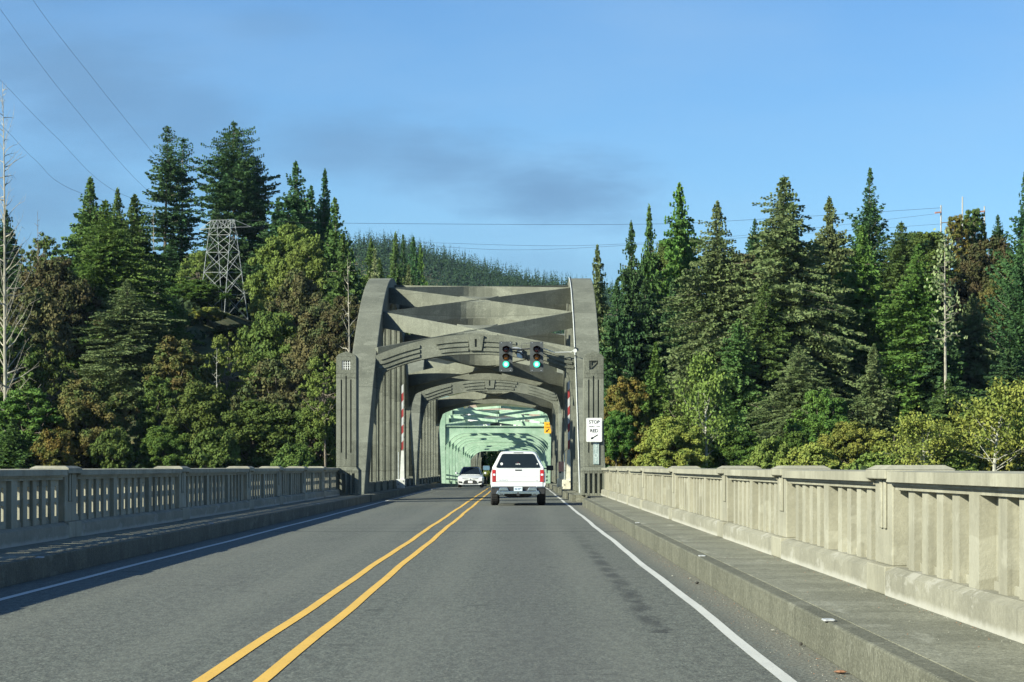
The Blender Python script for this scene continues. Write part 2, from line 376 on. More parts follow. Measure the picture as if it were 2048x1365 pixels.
def leaf(name, c, c2, tip=None, trans=.16):
    m, n, p, o = new_mat(name); g = G(n); t = g.node('ShaderNodeTexCoord'); oi = g.node('ShaderNodeObjectInfo')
    a = g.noise(t.outputs['Object'], .28, 3, .6); b = g.noise(t.outputs['Object'], 1.6, 4, .7)
    cc = g.mix(g.ramp(a, .36, .64), c, c2); cc = g.mix(g.ramp(b, .35, .68, 0, .55), cc, tuple(x*.42 for x in c))
    if tip: cc = g.mix(g.ramp(b, .56, .72, 0, .75), cc, tip)
    hs = g.node('ShaderNodeHueSaturation'); g.l(g.math('ADD', g.math('MULTIPLY', oi.outputs['Random'], .03), .485), hs.inputs['Hue'])
    g.l(g.math('ADD', g.math('MULTIPLY', oi.outputs['Random'], .35), .85), hs.inputs['Value']); g.l(cc, hs.inputs['Color'])
    g.l(hs.outputs[0], p.inputs['Base Color']); p.inputs['Roughness'].default_value = .75; p.inputs['Specular IOR Level'].default_value = .15
    tr = g.node('ShaderNodeBsdfTranslucent'); g.l(hs.outputs[0], tr.inputs[0]); mx = g.node('ShaderNodeMixShader'); mx.inputs[0].default_value = trans
    g.l(p.outputs[0], mx.inputs[1]); g.l(tr.outputs[0], mx.inputs[2]); g.l(mx.outputs[0], o.inputs[0])
    return m
LF = {
 'spruce': leaf('dark_spruce_needles', (0.077,0.139,0.039), (0.115,0.177,0.047)),
 'fir': leaf('blue_green_needles', (0.051,0.116,0.044), (0.077,0.149,0.049)),
 'grey': leaf('lichened_grey_green_needles', (0.166,0.213,0.088), (0.109,0.163,0.058), (0.269,0.291,0.143)),
 'bright': leaf('bright_green_needles', (0.092,0.192,0.039), (0.128,0.220,0.047)),
 'pale': leaf('pale_lichen_needles', (0.282,0.327,0.156), (0.154,0.213,0.091), (0.422,0.469,0.260)),
 'olive': leaf('olive_leaves', (0.109,0.156,0.034), (0.079,0.125,0.031), (0.192,0.185,0.058)),
 'green': leaf('green_leaves', (0.077,0.163,0.034), (0.115,0.192,0.036)),
 'yellowgreen': leaf('yellow_green_leaves', (0.179,0.246,0.055), (0.122,0.183,0.040), (0.287,0.318,0.081)),
 'brown': leaf('brown_tinged_leaves', (0.118,0.099,0.044), (0.070,0.094,0.034), (0.173,0.121,0.058)),
 'rust': leaf('rust_green_leaves', (0.141,0.114,0.039), (0.079,0.122,0.033), (0.211,0.142,0.058)),
 'gold': leaf('golden_autumn_leaves', (0.264,0.275,0.057), (0.160,0.204,0.045), (0.416,0.390,0.098)),
 'orange': leaf('orange_autumn_leaves', (0.205,0.149,0.036), (0.109,0.142,0.034), (0.307,0.206,0.058)),
 'wood': leaf('undergrowth_leaves', (.026,.046,.018), (.040,.060,.022)),
 'ridge': leaf('far_ridge_needles', (0.027,0.061,0.029), (0.043,0.079,0.033)),
}
M['bark'] = plain('grey_brown_bark', (.16,.135,.105), .9, 0, .35, 3, .5)
M['pale_bark'] = plain('pale_bleached_bark', (.28,.26,.21), .85, 0, .3, 2, .4)
M['white_bark'] = plain('whitish_bark', (.36,.355,.30), .85, 0, .3, 2, .4)
def ground_mat():
    m, n, p, o = new_mat('grassy_ground'); g = G(n); t = g.node('ShaderNodeNewGeometry'); P = t.outputs['Position']
    a = g.noise(P, .05, 6, .65); b = g.noise(P, .4, 6, .7)
    c = g.mix(g.ramp(a, .35, .65), (.045,.062,.022), (.10,.105,.035)); c = g.mix(g.ramp(b, .5, .7, 0, .7), c, (.16,.11,.045))
    g.l(c, p.inputs['Base Color']); p.inputs['Roughness'].default_value = .95; g.bump(b, .6, .5, p)
    return m
M['ground'] = ground_mat()
def water_mat():
    m, n, p, o = new_mat('river_water'); g = G(n); t = g.node('ShaderNodeNewGeometry'); P = t.outputs['Position']
    a = g.noise(P, .8, 5, .6); p.inputs['Base Color'].default_value = (.03,.05,.05,1); p.inputs['Roughness'].default_value = .08; g.bump(a, .3, .3, p)
    return m
M['water'] = water_mat()
M['reflector'] = plain('worn_white_reflector', (.40,.41,.42), .5, 0, .2, 30)
M['pole_wood'] = plain('pale_weathered_wood', (.36,.35,.32), .8, 0, .2, 4)
# ------------------------------------------------------------------ ground, water, road
HWL, CURB, PAR = 4.15, 4.15, 5.25
def hillh(x, y):
    n = 2.2*math.sin(x*.045+1)*math.cos(y*.03)+1.2*math.sin(x*.13+y*.09)
    xe = x
    sh = 352 if x < 0 else 330
    base = -10+8*smooth(sh-6, sh+34, y)
    L = smooth(-22, -72, xe)*smooth(395, 600, y)*44
    Rr = smooth(16, 66, xe)*smooth(380, 600, y)*46
    back = smooth(600, 900, y)*(-14)*(1 if L+Rr > 8 else 0)
    side = smooth(120, 260, abs(x))*6*smooth(sh, sh+60, y)
    z = base+L+Rr+back+side
    if z > -4: z += n*smooth(-4, 6, z)
    return z
def build_ground():
    xs = list(np.arange(-420, 421, 12)); ys = list(np.arange(300, 1101, 12))
    xs = [-9000, -3000, -1200]+xs+[1200, 3000, 9000]; ys = ys+[1600, 2400, 4000, 9000, 16000]
    vs = []; fs = []
    for y in ys:
        for x in xs: vs.append((x, y, hillh(max(-420, min(420, x)), min(y, 1100))))
    n = len(xs)
    for j in range(len(ys)-1):
        for i in range(n-1):
            a = j*n+i; fs.append((a, a+1, a+1+n, a+n))
    b = MB(); b.add(vs, fs); o = b.build('ground', M['ground'], smooth_=True); tag(o, kind='structure')
build_ground()
b = MB(); b.add([(-9000,-6000,-9.2),(9000,-6000,-9.2),(9000,340,-9.2),(-9000,340,-9.2)], [(0,1,2,3)]); tag(b.build('river', M['water']), kind='structure')
# near bank behind the camera, so the bridge starts on land
DS = [-40, 0, 20, 60, 100, 150, 155, 160, 165, 170, 175, 180, 185, 205, 312, 362, 415, 470, 560]
def ribbon(mb, x0, x1, z, d0, d1, th=0, wob=None):
    ds = [d0]+[d for d in DS if d0 < d < d1]+[d1]
    if wob: ds = list(np.linspace(d0, d1, max(2, int((d1-d0)/2))))
    top = []; 
    for d in ds:
        o = wob(d) if wob else 0
        top.append((x0+o, d, z+prof(d))); top.append((x1+o, d, z+prof(d)))
    fs = [(2*i, 2*i+1, 2*i+3, 2*i+2) for i in range(len(ds)-1)]
    if th:
        n = len(top); top = top+[(p[0], p[1], p[2]-th) for p in top]
        for i in range(len(ds)-1):
            fs += [(n+2*i, n+2*i+2, n+2*i+3, n+2*i+1), (2*i, 2*i+2, n+2*i+2, n+2*i), (2*i+1, n+2*i+1, n+2*i+3, 2*i+3)]
        fs += [(0, n, n+1, 1), (n-2, n-1, 2*n-1, 2*n-2)]
    mb.add(top, fs)
b = MB(); ribbon(b, CX-4.3, CX+4.45, 0, -40, 560, .25); tag(b.build('road', M['asphalt']), kind='structure')
wobf = lambda d: .011*math.sin(d*.31)+.006*math.sin(d*.83+1)
b = MB(); ribbon(b, -1.905-.25, -1.905-.15, .005, -40, 560, wob=wobf); ribbon(b, -1.905+.15, -1.905+.25, .005, -40, 560, wob=wobf)
tag(b.build('centre_line', M['yellow_paint']), kind='structure')
b = MB(); ribbon(b, 1.73, 1.83, .005, -40, 560, wob=wobf); ribbon(b, -5.6, -5.5, .005, -40, 560, wob=wobf)
tag(b.build('edge_line', M['white_paint']), kind='structure')
b = MB(); ribbon(b, CX-HWL-1.5, CX-4.31, -.02, -40, 430, .9); ribbon(b, CX+4.46, CX+HWL+1.7, -.02, -40, 430, .9); ribbon(b, CX-3.6, CX+3.6, -.26, -40, 430, 1.1)
tag(b.build('bridge_deck', M['deck_con']), kind='structure')
# pavements behind the kerbs
def pavement(side, d0, d1, xin, xout, name):
    xk = xin+side*.17
    b = MB(); ribbon(b, min(xk, xout), max(xk, xout), .279, d0, d1, .28); o = b.build(name, M['walk_con']); tag(o, kind='structure')
    b = MB(); ribbon(b, min(xin, xk), max(xin, xk), .28, d0, d1, .29, wob=(lambda d: 0)); o = b.build('kerb', M['kerb_con'], bevel=.018); tag(o, kind='structure')
pavement(-1, -40, 97.5, CX-4.08, CX-5.32, 'pavement')
pavement(-1, 97.51, 430, CX-4.02, CX-5.7, 'pavement')
pavement(1, -40, 86.9, 2.26, 3.36, 'pavement')
pavement(1, 86.91, 97.0, 2.62, 3.36, 'pavement')
for i, (a, c, x) in enumerate(((97.01, 104.8, 2.08), (104.81, 112.9, 2.0), (112.91, 130.9, 2.06), (130.91, 205, 2.0), (205.01, 430, 2.0))):
    pavement(1, a, c, x, CX+5.7, 'pavement')
# kerb end steps with vertical joints
# ------------------------------------------------------------------ concrete parapets
def slotted(mb, x0, x1, z0, z1, y0, y1, slots, ax='x'):
    # wall slab running along ax, slots = (a0, a1, ((z0, z1), ...))
    def bx(a0, a1, zz0, zz1):
        if a1-a0 < 1e-4 or zz1-zz0 < 1e-4: return
        if ax == 'x': mb.box(a0, a1, y0, y1, zz0, zz1)
        else: mb.box(y0, y1, a0, a1, zz0, zz1)
    p = x0
    for a0, a1, hs in slots:
        bx(p, a0, z0, z1); q = z0
        for h0, h1 in hs: bx(a0, a1, q, h0); q = h1
        bx(a0, a1, q, z1); p = a1
    bx(p, x1, z0, z1)
POSTS = [-11.6, -3.1, 5.4, 13.9, 22.4, 30.9, 39.4, 52.3, 65.0, 73.0, 81.3, 89.2]
def parapet(xi, s, label):
    root = empty('parapet', (xi, 40, 0), label, 'parapet')
    P = lambda a, b_: (min(xi+s*a, xi+s*b_), max(xi+s*a, xi+s*b_))
    PL = 1.1
    for i, d in enumerate(POSTS):
        b = MB()
        a0, a1 = P(-.125, .44)
        b.box(a0, a1, d-PL, d, .28, .535)
        a0, a1 = P(-.05, .42); b.box(a0, a1, d-PL+.04, d-.04, .535, 1.31)
        for k in (.3, .52):                                     # two short grooves are cut between raised fillets
            a0_, a1_ = P(-.075, -.05)
            b.box(a0_, a1_, d-PL+.1+k*.0+k-.08, d-PL+.1+k+.04, .86, 1.30)
        po = b.build('railing_post', M['rail_con'], root, bevel=.015)
        c = MB(); a0, a1 = P(-.13, .50)
        m0, m1 = P(-.05, .42); y0, y1 = d-PL-.04, d+.04
        c.box(a0, a1, y0, y1, 1.31, 1.395)
        vs = [(a0, y0, 1.395), (a1, y0, 1.395), (a1, y1, 1.395), (a0, y1, 1.395), (m0, y0+.1, 1.435), (m1, y0+.1, 1.435), (m1, y1-.1, 1.435), (m0, y1-.1, 1.435)]
        c.add(vs, [(0,1,5,4), (1,2,6,5), (2,3,7,6), (3,0,4,7), (4,5,6,7)])
        tag(c.build('post_cap', M['rail_con'], po, bevel=.012))
    ends = POSTS+[96.9]
    for i in range(len(POSTS)):
        d0, d1 = ends[i], ends[i+1]-(PL if i < len(POSTS)-1 else .9)
        Ln = d1-d0; ng = max(1, round(Ln/3.75)); wp = .40; gl = (Ln-wp*(ng-1))/ng
        web = MB(); bal = MB(); slots = []
        y = d0
        a0, a1 = P(0, .30); w0, w1 = P(.095, .18) if s > 0 else P(.042, .125)
        for g_ in range(ng):
            nb = 5; pit = gl/nb; bw = .30
            for k in range(nb):
                c = y+pit*(k+.5)
                slots.append((c-.15, c+.15, ((.64, .86), (.93, 1.12))))
                if k < nb-1: 
                    q = y+pit*(k+1); bal.box(a0, a1, q-bw/2, q+bw/2, .53, 1.215)
            y += gl
            if g_ < ng-1:
                r0, r1 = P(-.03, .33); bal.box(r0, r1, y, y+wp, .53, 1.215); y += wp
        slotted(web, d0, d1, .53, 1.215, w0, w1, slots, 'y')
        # a light arch at the head and a sill under every opening
        sl0, sl1 = P(.05, .26) if s > 0 else P(.03, .26)
        for (c0, c1, _) in slots: web.box(sl0, sl1, c0-.06, c1+.06, .531, .60)
        bal.v, web.v = bal.v, web.v
        o_ = len(bal.v); bal.v += web.v; bal.f += [tuple(q+o_ for q in f) for f in web.f]; bal.m += web.m
        pn = bal.build('railing_panel', M['rail_con'], root)
        c = MB(); f0, f1 = P(-.03, .33); c.box(f0, f1, d0, d1, 1.215, 1.255); f0, f1 = P(-.06, .36); c.box(f0, f1, d0, d1, 1.255, 1.285)
        f0, f1 = P(-.11, .43); c.prism([(f0, 1.285), (f1, 1.285), (f1, 1.375), ((f0+f1)/2, 1.388), (f0, 1.375)], d0, d1)
        c.build('cap_rail', M['rail_con'], pn)
        c = MB(); f0, f1 = xi-s*.12, xi+s*.40; g0 = xi-s*.04
        c.prism([(f0, .28), (f1, .28), (f1, .53), (g0, .53), (f0, .49)], d0, d1)
        c.build('plinth', M['plinth_con'], pn)
    return root
parapet(3.36, 1, 'sunlit cream concrete parapet with slotted panels on the right side of the road')
parapet(CX-5.32, -1, 'concrete parapet in blue shade with slotted panels on the left side of the road')

# ------------------------------------------------------------------ concrete arch spans
NODES = [-16.0, -10.7, -5.35, 0, 5.35, 10.7, 16.0]
HIN, HOUT = 4.52, 5.62
def zext(t): return 11.15-.018*t*t
def arch_span(Dc, label):
    dz = prof(Dc)
    root = empty('concrete_arch_span', (CX, Dc, dz), label, 'bridge span')
    for s in (-1, 1):
        b = MB(); secs = []
        for i in range(61):
            t = -25+50*i/60; z = zext(t); sl_ = -.036*t; L = math.hypot(1, sl_); th = 1.25+.75*(t/25)**2
            # intrados point, offset along the normal
            ny, nzv = sl_/L, -1/L
            y1, z1 = Dc+t+ny*th, z+nzv*th+dz
            x0, x1 = CX+s*HIN, CX+s*HOUT
            secs.append([(x0, Dc+t, z+dz), (x1, Dc+t, z+dz), (x1, y1, z1), (x0, y1, z1)])
        b.loft(secs); b.build('arch_rib', M['arch_con'], root, bevel=.03)
        for k, t in enumerate([-21.3]+NODES+[21.3]):
            top = zext(abs(t)+.5)-1.0; h = MB(); x0 = CX+s*(HIN+.0); 
            xw = .60
            # fluted hanger: a core with raised fillets on its faces
            xa, xb = CX+s*HIN, CX+s*(HIN+xw)
            if t > -20 and t < 20:
                h.box(CX+s*(HIN+.03), CX+s*(HIN+xw-.03), Dc+t-.22, Dc+t+.22, .28+dz, top+dz)
                for q in (.0, .22, .44):
                    h.box(CX+s*(HIN+q+.005), CX+s*(HIN+q+.155), Dc+t-.28, Dc+t-.22, .3+dz, top+dz)
                h.box(CX+s*HIN, CX+s*(HIN+.03), Dc+t-.14, Dc+t+.14, .3+dz, top+dz)
            else:
                h.box(xa, xb, Dc+t-.25, Dc+t+.25, .28+dz, max(.9, top)+dz)
            hb = h.build('hanger', M['arch_con'], root)
        h = MB()
        for t0, t1 in zip([-21.3]+NODES, NODES+[21.3]):
            h.box(CX+s*(HIN+.1), CX+s*(HIN+.42), Dc+t0+.29, Dc+t1-.29, .28+dz, .66+dz)
            h.box(CX+s*(HIN+.06), CX+s*(HIN+.46), Dc+t0+.29, Dc+t1-.29, .66+dz, .74+dz)
        h.build('low_wall', M['arch_con'], root)
    # arched portal braces near both ends, each with raised bands and a keystone
    def brace(t, face):
        us = [i/24 for i in range(-24, 25)]
        ext = lambda u: 7.42-.95*abs(u)**2
        def inn(u):
            a = abs(u)
            if a < .9: return 6.52-.98*a**2.3
            return 6.52-.98*a**2.3-1.5*((a-.9)/.1)**2.2
        b = MB(); y0, y1 = Dc+t-.32, Dc+t+.32
        b.strip([(CX+u*HIN, ext(u)+dz) for u in us], [(CX+u*HIN, inn(u)+dz) for u in us], y0, y1)
        br = b.build('portal_brace', M['arch_con'], root)
        # thin lip along the top
        c = MB(); fy0, fy1 = (y0-.06, y0) if face < 0 else (y1, y1+.06)
        for (a0, a1) in ((.075, .40), (.56, .95)):
            for s in (-1, 1):
                for k in range(3):
                    uu_ = [s*(a0+(a1-.025*k*(1 if a0 < .5 else -.6)-a0)*j/8) for j in range(9)]
                    tp = []; bt = []
                    for u in uu_:
                        H = ext(u)-inn(min(abs(u), .9)); z0_ = ext(u)-.22*H-.24*H*k
                        tp.append((CX+u*HIN, z0_+dz)); bt.append((CX+u*HIN, z0_-.15*H+dz))
                    c.strip(tp, bt, fy0, fy1)
        c.build('raised_band', M['arch_con'], br)
        c = MB(); slotted(c, CX-.27, CX+.27, 6.68+dz, 7.36+dz, fy0-.05 if face < 0 else fy0, fy1 if face < 0 else fy1+.05, [(CX-.045, CX+.045, ((6.84+dz, 7.2+dz),))])
        c.add([(CX-.27, fy0-.05, 6.68+dz), (CX-.36, fy0-.05, 7.36+dz), (CX-.27, fy0-.05, 7.36+dz), (CX-.27, fy1, 6.68+dz), (CX-.36, fy1, 7.36+dz), (CX-.27, fy1, 7.36+dz)], [(0,1,2), (3,5,4), (0,3,4,1), (1,4,5,2)])
        c.add([(CX+.27, fy0-.05, 6.68+dz), (CX+.36, fy0-.05, 7.36+dz), (CX+.27, fy0-.05, 7.36+dz), (CX+.27, fy1, 6.68+dz), (CX+.36, fy1, 7.36+dz), (CX+.27, fy1, 7.36+dz)], [(0,2,1), (3,4,5), (0,1,4,3), (1,2,5,4)])
        c.build('keystone', M['arch_con'], br)
    brace(-16.0, -1); brace(16.0, 1)
    # deep crossed beams between the ribs
    for (t0, t1) in zip(NODES[:-1], NODES[1:]):
        zf = lambda t: min(zext(t)-.28, zext(t)-.28) if abs(t) < 15 else 6.85
        for k, (xa, xb) in enumerate(((-1, 1), (1, -1))):
            b = MB()
            za, zb = zf(t0)+dz, zf(t1)+dz; zm = (za+zb)/2; ym = Dc+(t0+t1)/2; dep = .78
            A = (CX+xa*(HIN+.02), Dc+t0+.3*(t0 < -15), za); Bp = (CX+xb*(HIN+.02), Dc+t1-.3*(t1 > 15), zb); off = .004*k
            b.vbar((A[0], A[1], A[2]-off), (CX, ym, zm-off), .34, dep-.0); b.vbar((CX, ym, zm-off-.002), (Bp[0], Bp[1], Bp[2]-off), .34-.004, dep-.008)
            b.build('cross_beam', M['arch_con'], root)
        # gusset where the crossed beams meet
        b = MB(); yc = Dc+(t0+t1)/2; zm = (zf(t0)+zf(t1))/2+dz+.002; sz = (zf(t1)-zf(t0))/(t1-t0)
        pol = [(-.95,-.74),(-.6,-.60),(-.2,-.54),(.2,-.54),(.6,-.60),(.95,-.74),(.3,0),(.95,.74),(.6,.60),(.2,.54),(-.2,.54),(-.6,.60),(-.95,.74),(-.3,0)]
        n_ = len(pol); vs = [(CX+x, yc+y, zm+sz*y-.80) for x, y in pol]+[(CX+x, yc+y, zm+sz*y) for x, y in pol]
        b.add(vs, [tuple(range(n_)), tuple(range(2*n_-1, n_-1, -1))]+[((i+1) % n_, i, i+n_, (i+1) % n_+n_) for i in range(n_)]); b.build('gusset', M['arch_con'], root)
    return root
arch_span(125, 'near grey concrete arch span carrying the two green traffic signals on its portal brace')
arch_span(175, 'second grey concrete arch span behind the signals and in front of the green steel span')
arch_span(337, 'third concrete arch span, just past the far end of the green steel span')
arch_span(387, 'farthest concrete arch span, last before the wooded bank')
# piers in the river
for d in (100, 150, 200, 313, 362, 412):
    b = MB(); z = prof(d)-.92
    b.box(CX-6.3, CX+6.3, d-1.6, d+1.6, -12, z-.2); b.box(CX-6.9, CX+6.9, d-2.2, d+2.2, -12, -6.5)
    o = b.build('bridge_pier', M['arch_con']); tag(o, kind='structure')
for d in (5, 39, 65):
    b = MB(); b.box(CX-5.3, CX+5.3, d-.7, d+.7, -12, -1.37); o = b.build('bridge_pier', M['arch_con']); tag(o, kind='structure')

# ------------------------------------------------------------------ entrance pylons
def pylon(s, label):
    xc = CX+s*4.95; root = empty('entrance_pylon', (xc, 96.6, .28), label, 'pylon')
    b = MB(); x0, x1 = xc-.5, xc+.5; y0 = 95.9
    sl = [(xc-.36+.2*k, xc-.36+.2*k+.11, ((.36, 1.15),)) for k in range(4)]
    slotted(b, x0, x1, .28, 1.28, y0, y0+.12, sl); b.box(x0, x1, y0+.12, 97.7, .28, 1.28)
    vs = [(x0, y0, 1.28), (x1, y0, 1.28), (x1, 97.7, 1.28), (x0, 97.7, 1.28), (x0+.12, y0+.1, 1.42), (x1-.12, y0+.1, 1.42), (x1-.12, 97.6, 1.42), (x0+.12, 97.6, 1.42)]
    b.add(vs, [(0,1,5,4), (1,2,6,5), (2,3,7,6), (3,0,4,7), (4,5,6,7)])
    b.build('pylon_base', M['arch_con'], root, bevel=.015)
    b = MB(); x0, x1 = xc-.40, xc+.40; y0 = 96.0
    g0, g1 = xc-.17, xc+.17
    slotted(b, x0, x1, 1.42, 5.15, y0, y0+.10, [(xc-.215, xc-.165, ((1.98, 4.9),)), (xc-.025, xc+.025, ((1.72, 5.05),)), (xc+.165, xc+.215, ((1.98, 4.9),))])
    slotted(b, x0, x1, 5.15, 5.82, y0, y0+.10, [(g0, g1, ((5.3, 5.66),))])
    b.box(x0, x1, y0+.10, 97.5, 1.42, 5.82)
    b.prism([(x0, 5.82), (x1, 5.82), (x1-.10, 5.93), (xc+.03, 6.03), (xc-.03, 6.03), (x0+.10, 5.93)], y0+.03, 97.5)
    b.build('pylon_shaft', M['arch_con'], root, bevel=.012)
    b = MB()
    if s < 0:
        for k in range(4): b.box(g0+.02+k*.09, g0+.05+k*.09, y0+.03, y0+.07, 5.3, 5.66)
        for k in range(3): b.box(g0, g1, y0+.035, y0+.065, 5.37+k*.1, 5.39+k*.1)
        b.build('grille', M['white_metal'], root)
    else:
        b.bar((g0+.03, y0+.06, 5.34), (g1-.05, y0+.06, 5.62), .02, .03); b.box(g0, g1, y0+.04, y0+.08, 5.3, 5.315); b.box(g0+.05, g0+.075, y0+.04, y0+.07, 5.4, 5.66); b.build('grille', M['arch_con'], root)
    return root
pylon(-1, 'left entrance pylon with pale grille square, at the end of the shaded parapet')
pylon(1, 'right entrance pylon with dark grille square, carrying the white stop sign')

# ------------------------------------------------------------------ green steel swing span
def steel_span():
    root = empty('steel_swing_span', (CX, 258, prof(258)), 'pale green riveted steel truss span seen through the concrete arches', 'bridge span')
    fr = [205+10.5*k for k in range(5)]+[268+10.5*k for k in range(5)]
    topz = lambda d: 7.6+1.6*math.sin(math.pi*(d-205)/105)
    ds = [205+5.25*k for k in range(21)]
    for s in (-1, 1):
        for i, d in enumerate(ds):
            z = prof(d); b = MB(); big = any(abs(d-q) < .1 for q in fr)
            wi = 4.38 if big else 4.5; wo = 5.0 if big else 4.85; hh = .34 if i in (0, 20) else .2
            # two flanges joined by a web
            b.box(CX+s*wi, CX+s*wo, d-hh, d-hh+.05, .25+z, topz(d)+z-.5); b.box(CX+s*wi, CX+s*wo, d+hh-.05, d+hh, .25+z, topz(d)+z-.5)
            b.box(CX+s*(wi+.1), CX+s*(wo-.1), d-hh+.05, d+hh-.05, .25+z, topz(d)+z-.5)
            b.build('end_post' if i in (0, 20) else 'truss_post', M['green'], root)
        b = MB()
        for d0, d1 in zip(ds[:-1], ds[1:]):
            b.vbar((CX+s*4.7, d0, topz(d0)+prof(d0)), (CX+s*4.7, d1, topz(d1)+prof(d1)), .55, .5)
        b.build('top_chord', M['green'], root)
        b = MB()
        for d0, d1 in zip(ds[:-1], ds[1:]):
            b.vbar((CX+s*4.72, d0, .1+prof(d0)), (CX+s*4.72, d1, .1+prof(d1)), .5, .9)
        b.build('bottom_chord', M['green'], root)
        for k, (d0, d1) in enumerate(zip(ds[:-2:2], ds[2::2])):
            b = MB(); a = (CX+s*4.72, d0+.4, .5+prof(d0)); c = (CX+s*4.72, d1-.4, topz(d1)-.6+prof(d1))
            if k % 2: a = (a[0], d0+.4, topz(d0)-.6+prof(d0)); c = (c[0], d1-.4, .5+prof(d1))
            b.bar(a, c, .3, .3); b.build('truss_diagonal', M['green'], root)
        b = MB()
        for zz in (.62, .95):
            ribbon(b, CX+s*4.30-.03, CX+s*4.30+.03, zz+.14, 205.6, 310, .14)
        b.build('guard_rail', M['green'], root)
    # arched sway frames
    for k, d in enumerate(fr):
        z = prof(d); b = MB()
        us = [i/28 for i in range(-28, 29)]
        def bot(u):
            a = abs(u)
            return 4.66-.10*a*a if a < .55 else (4.63-1.15*((a-.55)/.45)**2.6)
        topv = 5.15 if k == 0 else 5.1
        b.strip([(CX+u*4.38, topv+z) for u in us], [(CX+u*4.38, bot(u)+z) for u in us], d-.08, d+.08)
        # bottom flange follows the curve, in front and behind
        b.strip([(CX+u*4.37, bot(u)+z-.002) for u in us], [(CX+u*4.37, bot(u)-.06+z) for u in us], d-.38, d+.38)
        b.box(CX-4.38, CX+4.38, d-.26, d+.26, topv+z+.002, topv+.07+z)
        b.build('sway_frame', M['green'], root)
    # top lateral bracing: pairs meeting at the middle of the next frame
    zt = lambda d: 5.35+1.5*smooth(205, 232, d)+.9*math.sin(math.pi*(d-205)/105)
    for k, (d0, d1) in enumerate(zip(ds[:-2:2], ds[2::2])):
        for s in (-1, 1):
            if k in (0, 1, 2, 5, 8): b = MB(); b.vbar((CX+s*4.3, d0+.3, zt(d0)+prof(d0)), (CX, d1-.2, zt(d1)+prof(d1)), .22, .36); b.build('lateral_brace', M['green'], root)
            if k in (0, 1, 3, 6): b = MB(); b.vbar((CX, d0+.2, zt(d0)+.4+prof(d0)), (CX+s*4.3, d1-.3, zt(d1)+.3+prof(d1)), .18, .22); b.build('lateral_brace', M['green'], root)
    # knee braces and a light frame round the operating house
    for s in (-1, 1):
        b = MB(); b.bar((CX+s*4.3, 252.6, 5.2+prof(252)), (CX+s*1.6, 252.6, 7.6+prof(252)), .14, .2); b.bar((CX+s*.9, 252.6, 5.2+prof(252)), (CX+s*2.2, 252.6, 7.3+prof(252)), .12, .16); b.build('knee_brace', M['green'], root)
    return root
steel_span()
# operator's house on top of the span
z = prof(257)
hs = empty('bridge_house', (CX-.4, 257, 5.3+z), 'small white operating house with dark window up in the green steelwork', 'building')
b = MB(); xc = CX-.4
slotted(b, xc-2.9, xc+2.9, 5.3+z, 7.5+z, 254, 254.15, [(xc-.75, xc+1.7, ((5.35+z, 6.8+z),))])
b.box(xc-2.9, xc-2.75, 254.15, 260, 5.3+z, 7.5+z); b.box(xc+2.75, xc+2.9, 254.15, 260, 5.3+z, 7.5+z); b.box(xc-2.9, xc+2.9, 260, 260.15, 5.3+z, 7.5+z)
b.build('wall', M['house_white'], hs)
b = MB(); b.box(xc-.75, xc+1.7, 254.1, 254.13, 5.35+z, 6.8+z); wn = b.build('window', M['dark_window'], hs)
b = MB(); b.box(xc+.30, xc+.42, 254.0, 254.09, 5.35+z, 6.6+z); b.box(xc+.02, xc+.72, 254.0, 254.09, 6.05+z, 6.15+z); b.build('window_frame', M['house_white'], wn)
b = MB(); b.prism([(xc-3.2, 7.5+z), (xc+3.2, 7.5+z), (xc+1.2, 8.3+z), (xc-1.2, 8.3+z)], 253.6, 260.5); b.build('roof', M['house_roof'], hs)
for i, (px, py, lab) in enumerate(((946, 815, 'small brown roofed cabin high in the green truss, left of the white operating house'), (1069, 828, 'small brown roofed cabin in the green truss, right of the white operating house'))):
    p = at(px, py, 246)
    e = empty('machinery_cabin', (p.x, 246, p.z-1.4), lab, 'cabin', 'cabins in the green truss')
    b = MB(); b.box(p.x-.5, p.x+.5, 245.4, 246.6, p.z-1.4, p.z-.3); b.build('wall', M['house_white'], e)
    b = MB(); b.prism([(p.x-.65, p.z-.3), (p.x+.65, p.z-.3), (p.x+.2, p.z+.3), (p.x-.3, p.z+.3)], 245.2, 246.8); b.build('roof', M['house_roof'], e)
# ------------------------------------------------------------------ writing
def text(s, size, mat, parent, loc, name='lettering', ext=.004, wscale=1, spacing=1.0, lw=0):
    cu = bpy.data.curves.new('t', 'FONT'); cu.body = s; cu.size = size; cu.align_x = 'CENTER'; cu.align_y = 'CENTER'; cu.extrude = ext; cu.space_character = spacing; cu.space_line = .86; cu.offset = lw
    o = bpy.data.objects.new('t', cu); col.objects.link(o)
    dg = bpy.context.evaluated_depsgraph_get(); me = bpy.data.meshes.new_from_object(o.evaluated_get(dg)); bpy.data.objects.remove(o); bpy.data.curves.remove(cu)
    me.name = name; me.transform(Matrix.Rotation(R(90), 4, 'X') @ Matrix.Diagonal((wscale, 1, 1, 1)))
    me.materials.clear(); me.materials.append(mat)
    q = bpy.data.objects.new(name, me); col.objects.link(q); q.parent = parent
    q.location = Vector(loc)-wloc(parent); return q
def wloc(o):
    v = Vector((0,0,0))
    while o is not None: v += o.location; o = o.parent
    return v
def rrect(x0, x1, z0, z1, r, n=5):
    pts = []
    for cx_, cz_, a0 in ((x1-r, z0+r, -90), (x1-r, z1-r, 0), (x0+r, z1-r, 90), (x0+r, z0+r, 180)):
        for k in range(n+1):
            a = R(a0+90*k/n); pts.append((cx_+r*math.cos(a), cz_+r*math.sin(a)))
    return pts
